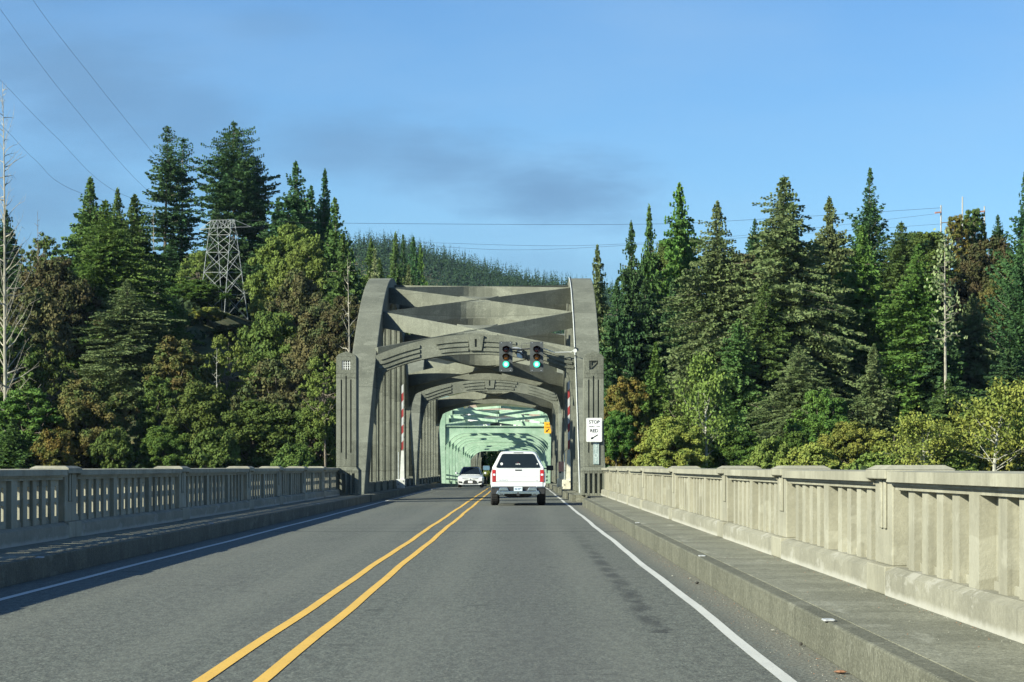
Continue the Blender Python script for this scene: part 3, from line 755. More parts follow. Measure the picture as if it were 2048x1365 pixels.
def arrow(mb, x0, z0, x1, z1, y0, y1, w_, hl, hw):     # from x0,z0 (tail) to x1,z1 (tip)
    a = Vector((x0, z0)); c = Vector((x1, z1)); d = (c-a).normalized(); n_ = Vector((-d.y, d.x)); q = c-d*hl
    mb.prism([tuple(a-n_*w_/2), tuple(q-n_*w_/2), tuple(q-n_*hw/2), tuple(c), tuple(q+n_*hw/2), tuple(q+n_*w_/2), tuple(a+n_*w_/2)], y0, y1)
# STOP HERE ON RED
yS = 95.84; x0, x1 = (1172.2-HX)/50, (1203.7-HX)/50; z1 = EYE+(934-836.6)/50; z0 = EYE+(934-884.3)/50; xm = (x0+x1)/2
sg = empty('regulatory_sign', (xm, yS, z0), 'white sign reading STOP HERE ON RED with a black arrow on the right pylon', 'sign')
b = MB(); b.prism(rrect(x0, x1, z0, z1, .05), yS, yS+.012); b.build('sign_panel', M['sign_white'], sg)
b = MB()
o1 = rrect(x0+.02, x1-.02, z0+.02, z1-.02, .04); o2 = rrect(x0+.028, x1-.028, z0+.028, z1-.028, .035)
b.strip(o1+[o1[0]], o2+[o2[0]], yS-.003, yS-.001); b.build('border', M['sign_black'], sg)
text('STOP', .185, M['sign_black'], sg, (xm, yS-.005, z1-.165), wscale=.98, lw=.004)
text('HERE ON', .098, M['sign_black'], sg, (xm, yS-.005, z1-.345), wscale=1.0, spacing=1.12)
text('RED', .185, M['sign_black'], sg, (xm, yS-.005, z1-.515), wscale=.98, lw=.004)
b = MB(); arrow(b, xm+.15, z0+.285, xm-.155, z0+.10, yS-.006, yS-.002, .045, .12, .13); b.build('arrow', M['sign_black'], sg)
b = MB()
for zz in (z0+.1, z1-.1): b.box(xm-.05, xm+.05, yS+.012, 96.0, zz-.02, zz+.02)
b.build('bracket', M['galv'], sg)
# vertical STOP plate below
xa, xb = (1186.2-HX)/50, (1197.8-HX)/50; za, zb = EYE+(934-929)/50, z0-.01; xq = (xa+xb)/2
vp = empty('vertical_stop_plate', (xq, 95.95, za), 'narrow faded grey plate with STOP in stacked letters, under the white sign', 'sign')
b = MB(); b.box(xa, xb, 95.955, 95.985, za, zb); b.build('sign_panel', M['sign_teal'], vp)
for k, ch in enumerate('STOP'): text(ch, .23, plain('faded_white_letter', (.50,.55,.53), .6, 0, .1, 6) if k == 0 else bpy.data.materials['faded_white_letter'], vp, (xq, 95.95, zb-.14-.205*k))
b = MB()
b.box(xa, xa+.012, 95.948, 95.954, za, zb); b.box(xb-.012, xb, 95.948, 95.954, za, zb); b.build('border', bpy.data.materials['faded_white_letter'], vp)
# clearance sign on the steel portal
zP = prof(205); xo = (1088.3-HX)*204.3/F; zt_ = EYE+(934-844.5)*204.3/F; zb_ = EYE+(934-867)*204.3/F
cs = empty('clearance_sign', (xo+.45, 204.3, zb_), 'amber clearance sign with black arrow on the green steel portal', 'sign')
b = MB(); b.prism(rrect(xo, xo+.92, zb_, zt_, .04), 204.3, 204.32); b.build('sign_panel', M['sign_orange'], cs)
text('14 FEET', .20, M['sign_black'], cs, (xo+.48, 204.29, zt_-.2)); text('6 INCHES', .17, M['sign_black'], cs, (xo+.47, 204.29, zt_-.45))
b = MB(); arrow(b, xo+.42, zb_+.38, xo+.14, zb_+.1, 204.285, 204.29, .07, .17, .2); b.build('arrow', M['sign_black'], cs)
b = MB(); b.box(xo+.6, xo+.66, 204.32, 204.66, zb_+.3, zb_+.36); b.build('bracket', M['galv'], cs)

# ------------------------------------------------------------------ traffic signals
DSIG = 107.9
def signal(px, label):
    k = DSIG/F; xc = (px-HX)*k; zc = EYE+(934-713.7)*k; y = DSIG
    hw, hh = .30, .675
    e = empty('traffic_signal', (xc, y, zc-hh), label, 'traffic light', 'green traffic signals on the portal brace')
    holes = []
    b = MB(); b.prism(rrect(xc-hw, xc+hw, zc-hh, zc+hh, .03), y, y+.02); b.build('backplate', M['plate_grey'], e)
    b = MB(); b.prism(rrect(xc-.175, xc+.175, zc-.52, zc+.52, .04), y+.02, y+.24)
    for q in (-.34, 0, .34): b.lathe((xc, y, zc+q), [(.165, 0), (.165, -.03), (.155, -.03), (.155, .0)], 'y', 20)
    b.build('housing', M['black_metal'], e)
    for q, mat, nm in ((.34, M['red_off'], 'red_lens'), (0, M['amber_off'], 'amber_lens'), (-.34, M['green_lamp'], 'green_lens')):
        b = MB(); b.lathe((xc, y, zc+q), [(.148, -.02), (.13, -.045), (.08, -.065), (.02, -.072)], 'y', 20); ln = b.build(nm, mat, e, smooth_=True)
        if q < 0: b = MB(); b.lathe((xc, y, zc+q), [(.085, -.066), (.06, -.078), (.01, -.084)], 'y', 16); b.build('lens_glow', M['green_core'], ln, smooth_=True)
        # tunnel visor, open below
        n = 16; vs = []; fs = []
        for j in range(n+1):
            a = R(-35+250*j/n); cut = 1 if 0 < j < n else 1
            ln_ = .26*(.35+.65*max(0, math.sin(a)))
            for r_ in (.158, .166):
                vs += [(xc+r_*math.cos(a), y-.03, zc+q+r_*math.sin(a)), (xc+r_*math.cos(a), y-.03-ln_, zc+q+r_*math.sin(a)-.03*math.sin(a))]
        for j in range(n):
            a = 4*j; c = a+4; fs += [(a, c, c+1, a+1), (a+2, a+3, c+3, c+2), (a+1, c+1, c+3, a+3)]
        b = MB(); b.add(vs, fs); b.build('visor', M['black_metal'], e)
    b = MB()
    for sx in (-1, 1):
        for sz in (-1, 1): b.lathe((xc+sx*.2, y, zc+sz*.62), [(.018, 0), (.018, -.012)], 'y', 8)
    b.build('bolt', M['galv'], e)
    return xc, zc
xl, zl = signal(1011.8, 'left one of the two lit green traffic signals, nearer the keystone')
xr, zr = signal(1073.3, 'right one of the two lit green traffic signals, nearer the white conduit')
k = 108.5/F
br = empty('signal_bracket', ((1040-HX)*k, 108.5, zl+.2), 'grey steel plate and pipe arm holding both traffic signals to the concrete brace', 'bracket')
pxx = lambda px: (px-HX)*k
pzz = lambda py: EYE+(934-py)*k
b = MB(); b.prism([(pxx(1033.5), pzz(714)), (pxx(1044.5), pzz(718)), (pxx(1044.8), pzz(698)), (pxx(1033.8), pzz(694.5))], 108.52, 108.66); b.build('mounting_plate', M['galv'], br)
b = MB(); b.tube([(xl+.1, 108.35, pzz(699)), (pxx(1039), 108.35, pzz(700)), (xr-.05, 108.35, pzz(697)), (xr+.05, 108.2, pzz(697))], .035, 8)
b.tube([(xl+.1, 108.3, pzz(703.5)), (pxx(1039), 108.42, pzz(705)), (pxx(1057), 108.4, pzz(722)), (xr-.1, 108.2, pzz(720))], .03, 8)
b.build('pipe_arm', M['black_metal'], br)
b = MB(); b.tube([(xl+.1, 108.4, pzz(697)), (pxx(1036), 108.45, pzz(697))], .05, 8); b.tube([(pxx(1039), 108.66, pzz(706)), (pxx(1039), 109.0, pzz(706))], .06, 8); b.build('collar', M['galv'], br)
b = MB(); b.tube([(pxx(1048), 108.3, pzz(712)), (pxx(1043), 108.3, pzz(702)), (pxx(1043), 108.3, pzz(690)), (pxx(1047), 108.3, pzz(687.5)), (pxx(1062), 108.2, pzz(687))], .012, 6)
b.tube([(pxx(1043), 108.3, pzz(700)), (pxx(1050), 108.3, pzz(716)), (pxx(1056), 108.3, pzz(723))], .012, 6); b.build('cable', M['wire'], br)
# white conduit down the right rib and across to the signals
cd = MB(); pts = []
for i in range(40):
    t = -2.5-22.3*i/39; sx_ = CX+HIN-.025
    pts.append((sx_, 125+t-.0, zext(t)+.03 if zext(t) > .3 else .33))
cd.tube(pts, .024, 6)
zj = EYE+(934-706)*108.9/F
cd.tube([(xr+.13, 108.2, pzz(696)), (xr+.45, 108.2, pzz(700)), (xr+.8, 108.3, pzz(705.5)), (CX+HIN-.2, 108.4, pzz(704.5)), (CX+HIN-.08, 107.2, pzz(703))], .021, 6)
cd.lathe((CX+HIN-.06, 107.2, pzz(704.5)), [(.09, 0), (.09, .06)], 'y', 12)
o = cd.build('electrical_conduit', M['white_metal'], smooth_=True); tag(o, 'white electrical conduit running down the inner edge of the right concrete rib', 'conduit')

# ------------------------------------------------------------------ barrier gates
def gate(x, s, label, cream):
    D = 127.9 if not cream else 122.3; e = empty('barrier_gate', (x, D, .28), label, 'barrier gate')
    m = M['cream_metal'] if cream else M['white_metal']
    b = MB(); b.box(x-.2, x+.2, D-.2, D+.2, .28, .40); b.box(x-.24, x+.24, D-.16, D+.16, .40, .76); b.build('base', m, e, bevel=.02)
    b = MB(); ax = x+.08*s
    b.prism([(ax-.12, .76), (ax+.12, .76), (ax+.09, 2.28), (ax-.05, 2.28)], D-.08, D+.08); b.build('support_arm', m, e)
    b = MB(); b.box(ax-.22, ax-.18, D-.05, D+.02, .76, 2.2); b.build('side_rod', M['galv'], e)
    b = MB(); b.lathe((x-.12, D-.16, .5), [(.03, 0), (.03, -.02)], 'y', 8); b.lathe((x+.15, D-.16, .66), [(.03, 0), (.03, -.02)], 'y', 8); b.build('bolt', M['black_metal'], e)
    b = MB(); n = 8; h0, h1 = 2.28, 5.72; p = (h1-h0)/n
    for k in range(n):
        b.mi = k % 2
        za, zb = h0+k*p, h0+(k+1)*p; dx = .03*s
        b.add([(ax-.05+.02, D-.03, za), (ax+.05+.02, D-.03, za+.12), (ax+.05+.02, D-.03, zb+.12), (ax-.05+.02, D-.03, zb), (ax-.05+.02, D+.03, za), (ax+.05+.02, D+.03, za+.12), (ax+.05+.02, D+.03, zb+.12), (ax-.05+.02, D+.03, zb)],
              [(0,1,2,3), (7,6,5,4), (0,4,5,1), (1,5,6,2), (2,6,7,3), (3,7,4,0)])
    b.build('striped_arm', [M['red_paint'], M['white_stripe']], e)
    for zz in (3.0, 3.75, 4.6):
        b = MB(); b.lathe((ax+.13, D-.06, zz), [(.05, 0), (.05, -.08)], 'y', 10); b.box(ax+.07, ax+.1, D-.02, D+.02, zz-.02, zz+.02); b.build('warning_lamp', M['black_metal'], e)
    if cream:
        b = MB(); b.tube([(ax-.1, D-.1, 2.35), (ax-.3, D-.1, 2.0), (ax-.38, D-.1, 1.6), (ax-.3, D-.1, 1.3), (ax-.14, D-.1, 1.2)], .012, 6); b.build('cable', M['wire'], e)
gate(-6.36, 1, 'raised red and white barrier arm on a white base beside the left hangers', False)
gate(2.385, 1, 'raised red and white barrier arm on a cream base beside the right hangers', True)
e = empty('control_cabinet', (1.98+.3, 137, .28), 'small cream and pink cabinet on the kerb beyond the right barrier gate', 'cabinet')
b = MB(); b.box(2.12, 2.52, 136.8, 137.2, .28, .75); b.box(2.2, 2.5, 136.85, 137.15, .75, 1.15); b.build('body', M['cream_metal'], e, bevel=.02)
b = MB(); b.box(2.2, 2.5, 136.83, 137.17, 1.15, 1.72); b.build('panel_box', M['rust'], e, bevel=.02)
b = MB(); b.box(2.22, 2.34, 136.78, 136.83, 1.06, 1.13); b.build('hasp', M['black_metal'], e)

# ------------------------------------------------------------------ vehicles
def sec(y, pts):                                      # right half outline bottom to top -> closed ring
    r = [(x, y, z) for x, z in pts]; l = [(-x, y, z) for x, z in reversed(pts) if x > 1e-6]
    return r+l
def place(mb, ox, oy, flip=False):
    mb.v = [((-x if flip else x)+ox, y*(-1 if False else 1)+oy, z) for x, y, z in mb.v]; return mb
def wheel(e, x, y, r_, w_, zoff=0, side=1):
    b = MB(); b.lathe((x, y, r_+zoff), [(r_*.62, -w_/2), (r_*.9, -w_/2), (r_, -w_*.36), (r_, w_*.36), (r_*.9, w_/2), (r_*.62, w_/2)], 'x', 28)
    # tread grooves are shallow raised blocks
    for k in range(28):
        a = 2*math.pi*k/28; c_, s_ = math.cos(a), math.sin(a)
        for q in (-.30, -.1, .1, .30):
            u = x+q*w_; t = Vector((0, c_, s_)); n_ = Vector((0, -s_, c_)); p = Vector((u, y, r_+zoff))+t*(r_+.004)
            b.bar(p-n_*.022, p+n_*.022, w_*.14, .014, up=tuple(t))
    wh = b.build('wheel', M['tyre'], e, smooth_=True)
    b = MB(); o = side*w_*.32
    b.lathe((x+o, y, r_+zoff), [(r_*.6, -.02), (r_*.6, .02), (r_*.5, .0), (r_*.12, .03*side)], 'x', 20); b.build('rim', M['car_trim'], wh, smooth_=True)
def truck(ox, oy):
    e = empty('pickup_truck', (ox, oy, 0), 'white pickup truck with canopy and chrome rear bumper, driving away in the right lane', 'pickup truck')
    # lower body with wheel openings
    ys = sorted(set([0, .04, .1, .2, .35]+[round(.5+.07*i, 3) for i in range(18)]+[2.0, 2.6, 3.2, 3.8]+[round(4.1+.07*i, 3) for i in range(18)]+[5.5, 5.65, 5.78, 5.86]))
    secs = []
    for y in ys:
        zb = .62 if y < .3 else .55
        for wc in (1.08, 4.75):
            d = abs(y-wc)
            if d < .53: zb = max(zb, .42+math.sqrt(.53**2-d*d))
        zb = min(zb, .98); q = 1-.04*smooth(5.2, 5.9, y)-.012*(1-smooth(0, .12, y)); top = 1.345 if y < 4.1 else 1.345-.14*smooth(4.1, 5.86, y)
        hw = 1.015*q; tw = (.955-.02*(1-smooth(0, .15, y)))*q
        secs.append([(x+ox, yy+oy, z) for x, yy, z in sec(y, [(hw*.93, zb), (hw, max(zb+.02, .78)), (hw, 1.02), (hw*.99, 1.16), (tw+.012, 1.29), (tw-.02, top), (0, top+.005)])])
    b = MB(); b.loft(secs); b.build('body', M['truck_white'], e, smooth_=True)
    # cab
    def ring(y, bw, bz, tw, tz, rr=.12):
        return [(x+ox, yy+oy, z) for x, yy, z in sec(y, [(bw, bz), (bw-.004, bz+.05), (tw+.06, tz-.16), (tw+.015, tz-.07), (tw-.05, tz-.015), (tw-.16, tz), (0, tz+.012)])]
    b = MB(); b.loft([ring(1.98, .93, 1.33, .70, 1.86), ring(2.1, .93, 1.33, .71, 1.9), ring(2.8, .93, 1.33, .72, 1.93), ring(3.5, .93, 1.33, .70, 1.90), ring(3.8, .925, 1.33, .72, 1.72), ring(4.25, .90, 1.29, .84, 1.36)]); cab = b.build('cab', M['truck_white'], e, smooth_=True)
    b = MB()
    for s in (-1, 1):
        b.add([(ox+s*.925, oy+2.2, 1.42), (ox+s*.925, oy+3.95, 1.42), (ox+s*.80, oy+3.5, 1.80), (ox+s*.78, oy+2.3, 1.80)], [(0,1,2,3)])
        for vtx in range(4): pass
    b.build('side_window', M['glass'], cab)
    # canopy over the bed
    def cr(y, bw, tw, tz): return [(x+ox, yy+oy, z) for x, yy, z in sec(y, [(bw, 1.345), (bw-.01, 1.41), (tw+.085, tz-.20), (tw+.03, tz-.08), (tw-.03, tz-.025), (tw-.14, tz), (0, tz+.015)])]
    b = MB(); b.loft([cr(.0, .925, .615, 1.945), cr(.03, .945, .64, 1.965), cr(.5, .95, .655, 1.985), cr(1.95, .95, .66, 1.99)]); cp = b.build('canopy', M['truck_white'], e, smooth_=True)
    # canopy rear window, slightly proud with rounded corners
    def poly_round(pts, r_, n=5):
        out = []
        for i, p in enumerate(pts):
            p = Vector(p); a = (Vector(pts[i-1])-p).normalized(); c = (Vector(pts[(i+1) % len(pts)])-p).normalized()
            for k in range(n+1):
                t = k/n; out.append(tuple((p+a*r_)*(1-t)**2+p*2*t*(1-t)+(p+c*r_)*t*t))
        return out
    wp = poly_round([(ox-.815, 1.385), (ox+.815, 1.385), (ox+.575, 1.895), (ox-.575, 1.895)], .07)
    b = MB(); b.prism(wp, oy-.022, oy-.002); rw = b.build('rear_window', M['glass'], cp)
    b = MB()
    for k in range(1): b.lathe((ox-.60, oy-.022, 1.525), [(.048, 0), (.048, -.004)], 'y', 16)
    b.box(ox+.685, ox+.715, oy-.027, oy-.022, 1.50, 1.55); b.build('sticker', M['sign_white'], rw)
    b = MB(); b.lathe((ox-.60, oy-.0265, 1.525), [(.014, 0), (.014, -.003)], 'y', 10); b.build('sticker_mark', M['sign_black'], rw)
    text('USMR', .07, M['sign_white'], rw, (ox-.005, oy-.026, 1.515), 'window_lettering', .002)
    b = MB(); b.box(ox-.005, ox+.005, oy-.026, oy-.022, 1.545, 1.585); b.build('sticker_mark', M['red_lens'], rw)
    b = MB(); b.prism(rrect(ox-.17, ox+.19, 1.922, 1.945, .008), oy-.01, oy+.05); b.build('brake_light', M['black_plastic'], cp)
    # tailgate
    b = MB(); b.prism(rrect(ox-.80, ox+.80, .87, 1.335, .02), oy-.028, oy+.0); tg = b.build('tailgate', M['truck_white'], e, bevel=.01)
    b = MB(); b.prism([(ox-.72, 1.075), (ox+.72, 1.075), (ox+.74, 1.055), (ox-.74, 1.055)], oy-.04, oy-.028); b.build('crease', M['truck_white'], tg)
    b = MB(); b.prism([(ox-.10, 1.275), (ox+.12, 1.275), (ox+.145, 1.32), (ox-.125, 1.32)], oy-.04, oy-.028); b.build('handle', M['black_plastic'], tg)
    text('SILVERADO', .058, M['car_trim'], tg, (ox-.53, oy-.030, .93), 'tailgate_lettering', .002, spacing=1.1)
    text('LTZ', .042, M['black_plastic'], tg, (ox+.68, oy-.030, .925), 'tailgate_lettering', .002, spacing=1.2)
    b = MB(); b.prism(rrect(ox-.90, ox+.90, .70, .862, .02), oy-.025, oy+.0); b.build('rear_valance', M['truck_white'], e, bevel=.008)
    b = MB(); b.box(ox-.84, ox+.84, oy-.0255, oy-.02, .862, .868); b.build('panel_gap', M['black_plastic'], e)
    for s in (-1, 1):
        x0, x1 = ox+s*.815, ox+s*.945
        b = MB(); b.prism(rrect(min(x0, x1), max(x0, x1), .865, 1.31, .02), oy-.035, oy+.02); tl = b.build('tail_light', M['red_lens'], e, bevel=.008)
        b = MB(); b.box(ox+s*.83, ox+s*.915, oy-.043, oy-.035, 1.10, 1.165); b.build('reverse_lamp', M['clear_lens'], tl)
        b = MB(); b.prism([(ox+s*.86, .885), (ox+s*.935, .885), (ox+s*.935, 1.08), (ox+s*.89, 1.08)], oy-.041, oy-.036); b.build('inner_reflector', M['red_paint'], tl)
    # bumper: dark corners, chrome face, recess for the plate
    b = MB(); b.prism(rrect(ox-.985, ox+.985, .42, .70, .05), oy-.10, oy+.05); bp = b.build('rear_bumper', M['black_plastic'], e, bevel=.02)
    b = MB()
    for s in (-1, 1):
        b.prism([(ox+s*.33, .545), (ox+s*.70, .545), (ox+s*.66, .665), (ox+s*.40, .665)], oy-.17, oy-.10)
        b.prism([(ox+s*.70, .40), (ox+s*.80, .44), (ox+s*.74, .56), (ox+s*.62, .53)], oy-.165, oy-.11)
        b.prism([(ox+s*.67, .665), (ox+s*.985, .665), (ox+s*.985, .695), (ox+s*.67, .695)], oy-.14, oy-.10)
    b.prism([(ox-.80, .43), (ox+.80, .43), (ox+.66, .535), (ox-.66, .535)], oy-.155, oy-.10); b.build('chrome_face', M['chrome'], bp, bevel=.012)
    b = MB(); b.prism(rrect(ox-.155, ox+.155, .535, .69, .01), oy-.19, oy-.175); pl = b.build('number_plate', M['plate'], e)
    text('586 09PY', .088, M['plate_ink'], pl, (ox, oy-.192, .607), 'plate_lettering', .001, wscale=.72, lw=.001)
    for s in (-1, 1):
        b = MB(); b.prism(rrect(ox+s*.60-.10, ox+s*.60+.10, .385, .455, .03), oy-.19, oy+.1); ex = b.build('exhaust_tip', M['chrome'], e)
        b = MB(); b.prism(rrect(ox+s*.60-.075, ox+s*.60+.075, .40, .44, .018), oy-.193, oy-.188); b.build('exhaust_opening', M['black_plastic'], ex)
    b = MB(); b.box(ox-.05, ox+.05, oy-.22, oy+.1, .37, .45); b.prism([(ox-.035, .45), (ox+.035, .45), (ox+.02, .50), (ox-.02, .50)], oy-.2, oy-.15); b.build('tow_hitch', M['black_metal'], e)
    b = MB(); b.box(ox-.72, ox+.72, oy+.1, oy+5.3, .36, .75); b.prism([(ox-.7, .42), (ox-.35, .30), (ox+.35, .30), (ox+.7, .42)], oy+.6, oy+1.5); b.build('underbody', M['black_plastic'], e)
    for y in (1.08, 4.75):
        for s in (-1, 1): wheel(e, ox+s*.865, oy+y, .42, .29, 0, s)
    for s in (-1, 1):
        b = MB(); b.prism(rrect(ox+s*1.21-.135, ox+s*1.21+.135, 1.28, 1.47, .04), oy+3.86, oy+4.02); b.box(ox+s*.93, ox+s*1.1, oy+3.92, oy+3.98, 1.33, 1.38)
        mr_ = b.build('wing_mirror', M['black_plastic'], e, bevel=.015)
        b = MB(); b.prism(rrect(ox+s*1.21-.12, ox+s*1.21+.12, 1.295, 1.455, .03), oy+3.852, oy+3.859); b.build('mirror_glass', M['mirror'] if s < 0 else M['glass'], mr_)
truck(-.07, 87.6)
def car(ox, oy):
    e = empty('oncoming_car', (ox, oy, 0), 'small white sedan coming towards the camera in the left lane', 'car')
    def hood(y):                                      # top line of the lower body
        if y < 1.15: return .62+.24*smooth(-.1, 1.2, y)**.8 if y > 0 else .62
        return .90+.03*smooth(1.2, 2, y)
    ys = sorted(set([0, .03, .08, .16, .28, .42]+[round(.5+.06*i, 3) for i in range(14)]+[1.4, 1.9, 2.5, 3.0]+[round(3.1+.06*i, 3) for i in range(14)]+[4.0, 4.25, 4.45, 4.56, 4.6]))
    secs = []
    for y in ys:
        nose = 1-.10*(1-smooth(0, .45, y))-.08*smooth(4.2, 4.6, y); zb = .20
        for wc in (.92, 3.6):
            d = abs(y-wc)
            if d < .37: zb = max(zb, .30+math.sqrt(.37**2-d*d))
        zb = min(zb, .66); hw = .89*nose; top = hood(y)-.08*smooth(4.2, 4.6, y)
        secs.append([(x+ox, yy+oy, z) for x, yy, z in sec(y, [(hw*.92, zb), (hw*.99, max(zb+.01, .32)), (hw, max(zb+.02, .52)), (hw*.985, max(zb+.03, .64)), (hw*.93, max(top-.05, zb+.05)), (hw*.80, top-.01), (0, top+.03)])])
    b = MB(); b.loft(secs); body = b.build('body', M['truck_white'], e, smooth_=True)
    def rg(y, bw, bz, tw, tz): return [(x+ox, yy+oy, z) for x, yy, z in sec(y, [(bw, bz), ((bw*.6+tw*.4), bz+(tz-bz)*.4), (tw+.06, tz-.10), (tw, tz-.03), (tw-.10, tz), (0, tz+.015)])]
    b = MB(); b.loft([rg(1.02, .74, .86, .70, .875), rg(1.9, .80, .90, .575, 1.36), rg(2.3, .80, .90, .57, 1.41), rg(2.9, .80, .90, .56, 1.40), rg(3.5, .78, .90, .54, 1.28), rg(4.25, .72, .88, .62, .92)]); gh = b.build('roof', M['truck_white'], e, smooth_=True)
    b = MB(); b.add([(ox-.70, oy+1.05, .895), (ox+.70, oy+1.05, .895), (ox+.545, oy+1.84, 1.345), (ox-.545, oy+1.84, 1.345), (ox, oy+1.02, .91), (ox, oy+1.83, 1.375)], [(0,4,5,3), (4,1,2,5)]); b.build('windscreen', M['glass'], gh)
    b = MB()
    for s in (-1, 1): b.add([(ox+s*.80, oy+1.55, .93), (ox+s*.80, oy+3.6, .93), (ox+s*.63, oy+3.2, 1.28), (ox+s*.63, oy+1.95, 1.30)], [(0,1,2,3)])
    b.build('side_window', M['glass'], gh)
    b = MB(); b.prism([(ox-.57, 1.38), (ox+.57, 1.38), (ox+.5, 1.425), (ox-.5, 1.425)], oy+2.0, oy+3.0); b.build('roof_reflection', M['black_plastic'], gh)  # black sheet over the white roof, stands in for its dark sky reflection
    # face: grille, lower lip, lamps
    b = MB(); b.prism([(ox-.50, .24), (ox+.50, .24), (ox+.42, .44), (ox+.30, .50), (ox-.30, .50), (ox-.42, .44)], oy-.03, oy+.02); b.build('grille', M['black_plastic'], e)
    for s in (-1, 1):
        b = MB(); b.prism([(ox+s*.52, .27), (ox+s*.80, .32), (ox+s*.80, .43), (ox+s*.58, .41)], oy-.015, oy+.05); b.build('fog_lamp_recess', M['black_plastic'], e)
        b = MB(); b.prism([(ox+s*.53, .575), (ox+s*.80, .60), (ox+s*.83, .72), (ox+s*.74, .70), (ox+s*.55, .63)], oy+.02, oy+.16); hl = b.build('headlight', M['clear_lens'], e, bevel=.01)
        b = MB(); b.prism([(ox+s*.14, .575), (ox+s*.54, .60), (ox+s*.54, .62), (ox+s*.14, .592)], oy-.02, oy+.05); b.build('headlight_trim', M['black_plastic'], hl)
        b = MB(); b.lathe((ox+s*1.0, oy+1.75, .98), [(.02, -.03), (.085, -.02), (.09, .04), (.05, .07)], 'y', 12); b.box(ox+s*.80, ox+s*.93, oy+1.74, oy+1.78, .93, .97)
        b.v = b.v; b.build('wing_mirror', M['truck_white'], e, smooth_=True)
    b = MB(); b.prism([(ox-.72, .205), (ox-.60, .165), (ox+.60, .165), (ox+.72, .205), (ox+.60, .195), (ox-.60, .195)], oy-.04, oy+.02); b.build('lower_lip', M['car_trim'], e)
    b = MB(); b.prism(rrect(ox-.15, ox+.15, .30, .455, .01), oy-.05, oy-.035); pl = b.build('number_plate', M['sign_white'], e)
    text('582 KVA', .075, M['plate_ink'], pl, (ox, oy-.052, .375), 'plate_lettering', .001, wscale=.8)
    b = MB(); b.lathe((ox, oy-.02, .565), [(.045, .02), (.045, -.01)], 'y', 14); b.build('badge', M['car_trim'], e)
    b = MB(); b.box(ox-.6, ox+.6, oy+.2, oy+4.4, .16, .5); b.build('underbody', M['black_plastic'], e)
    for y in (.92, 3.6):
        for s in (-1, 1): wheel(e, ox+s*.77, oy+y, .315, .21, 0, s)
car((940.6-HX)*164.8/F, 164.8)

# ------------------------------------------------------------------ small things on the bridge
# (px, py, label) pale survey plates on the kerb tops
def ground_pt(px, py, z=0.0):
    D = (EYE-z)*F/(py-HY); return (px-HX)*D/F, D
for px, py, lb in ((1657, 1240, 'nearest small white reflector plate on top of the right kerb'), (1404, 1112, 'second small white reflector plate along the right kerb'),
                   (1275, 1046, 'third small white reflector plate along the right kerb'), (80, 1115, 'nearest small white reflector plate on the shaded left kerb'),
                   (422, 1047, 'second small white reflector plate on the shaded left kerb'), (636, 1008, 'farthest small white reflector plate on the shaded left kerb')):
    x, D = ground_pt(px, py, .29); b = MB(); b.prism(rrect(x-.045, x+.045, D-.08, D+.08, .02), .282, .296, 'xy'); tag(b.build('reflector_plate', M['reflector'], bevel=.006, origin=(x, D, .282)), lb, 'reflector', 'white reflector plates on the kerbs')
rng = random.Random(3)
def pebble(px, py, sz, mat, name, lab, cat, z=.005, flat=.5):
    x, D = ground_pt(px, py, z); b = MB(); n = 7; vs = []
    for j in range(5):
        a = math.pi*j/4
        for i in range(n):
            t = 2*math.pi*i/n; r_ = sz*math.sin(a)*rng.uniform(.75, 1.15)+.0005; vs.append((x+r_*math.cos(t), D+r_*math.sin(t)*1.2, z+sz*flat*(1-math.cos(a))))
    fs = []
    for j in range(4):
        for i in range(n): fs.append((j*n+i, j*n+(i+1) % n, (j+1)*n+(i+1) % n, (j+1)*n+i))
    b.add(vs, fs); o = b.build(name, mat, origin=(x, D, z)); tag(o, lab, cat)
M['leaf_litter'] = plain('dry_brown_leaf', (.26,.13,.07), .8, 0, .3, 30)
M['stone'] = plain('pale_stone_chip', (.33,.32,.27), .8, 0, .2, 30)
M['dark_stone'] = plain('dark_debris', (.04,.036,.03), .8, 0, .3, 30)
pebble(1681, 1347, .045, M['leaf_litter'], 'dry_leaf', 'curled brown dry leaf on the grit beside the right kerb', 'leaf', flat=.25)
pebble(1394, 1169, .022, M['dark_stone'], 'dark_pebble', 'dark pebble lying between white line and right kerb', 'debris', flat=.8)
pebble(1602, 1292, .018, M['dark_stone'], 'dark_pebble', 'dark pebble just ahead of the dry leaf beside the right kerb', 'debris', flat=.8)
pebble(1546, 1262, .02, M['stone'], 'pale_pebble', 'pale stone chip beside the right white line, nearest of the chips', 'debris', flat=.3)
pebble(1380, 1158, .014, M['stone'], 'pale_pebble', 'tiny pale stone chip just beyond the dark pebble by the right kerb', 'debris', flat=.5)
pebble(1345, 1153, .014, M['stone'], 'pale_pebble', 'tiny pale stone chip closest to the right white line', 'debris', flat=.5)

# loose grit lying in the gutter of the right kerb and along the foot of the parapet
rg_ = random.Random(11); b = MB()
def chip(x, y, z, s_):
    a = [rg_.uniform(.6, 1.3) for _ in range(5)]; vs = [(x+s_*a[k]*math.cos(1.257*k), y+s_*a[k]*math.sin(1.257*k), z) for k in range(5)]+[(x+s_*.1, y, z+s_*.9)]
    b.mi = rg_.choice((0, 0, 1, 2, 2)); b.add(vs, [(k, (k+1) % 5, 5) for k in range(5)])
for _ in range(900):
    y = 13+rg_.random()**1.4*60; x = 2.23-abs(rg_.gauss(0, .16)); chip(x, y, .001, rg_.uniform(.002, .0065))
for _ in range(260):
    y = 15+rg_.random()**1.3*50; chip(3.22-abs(rg_.gauss(0, .07)), y, .281, rg_.uniform(.002, .0065))
for _ in range(120):
    chip(rg_.uniform(2.3, 3.2), 14+rg_.random()*50, .281, rg_.uniform(.003, .007))
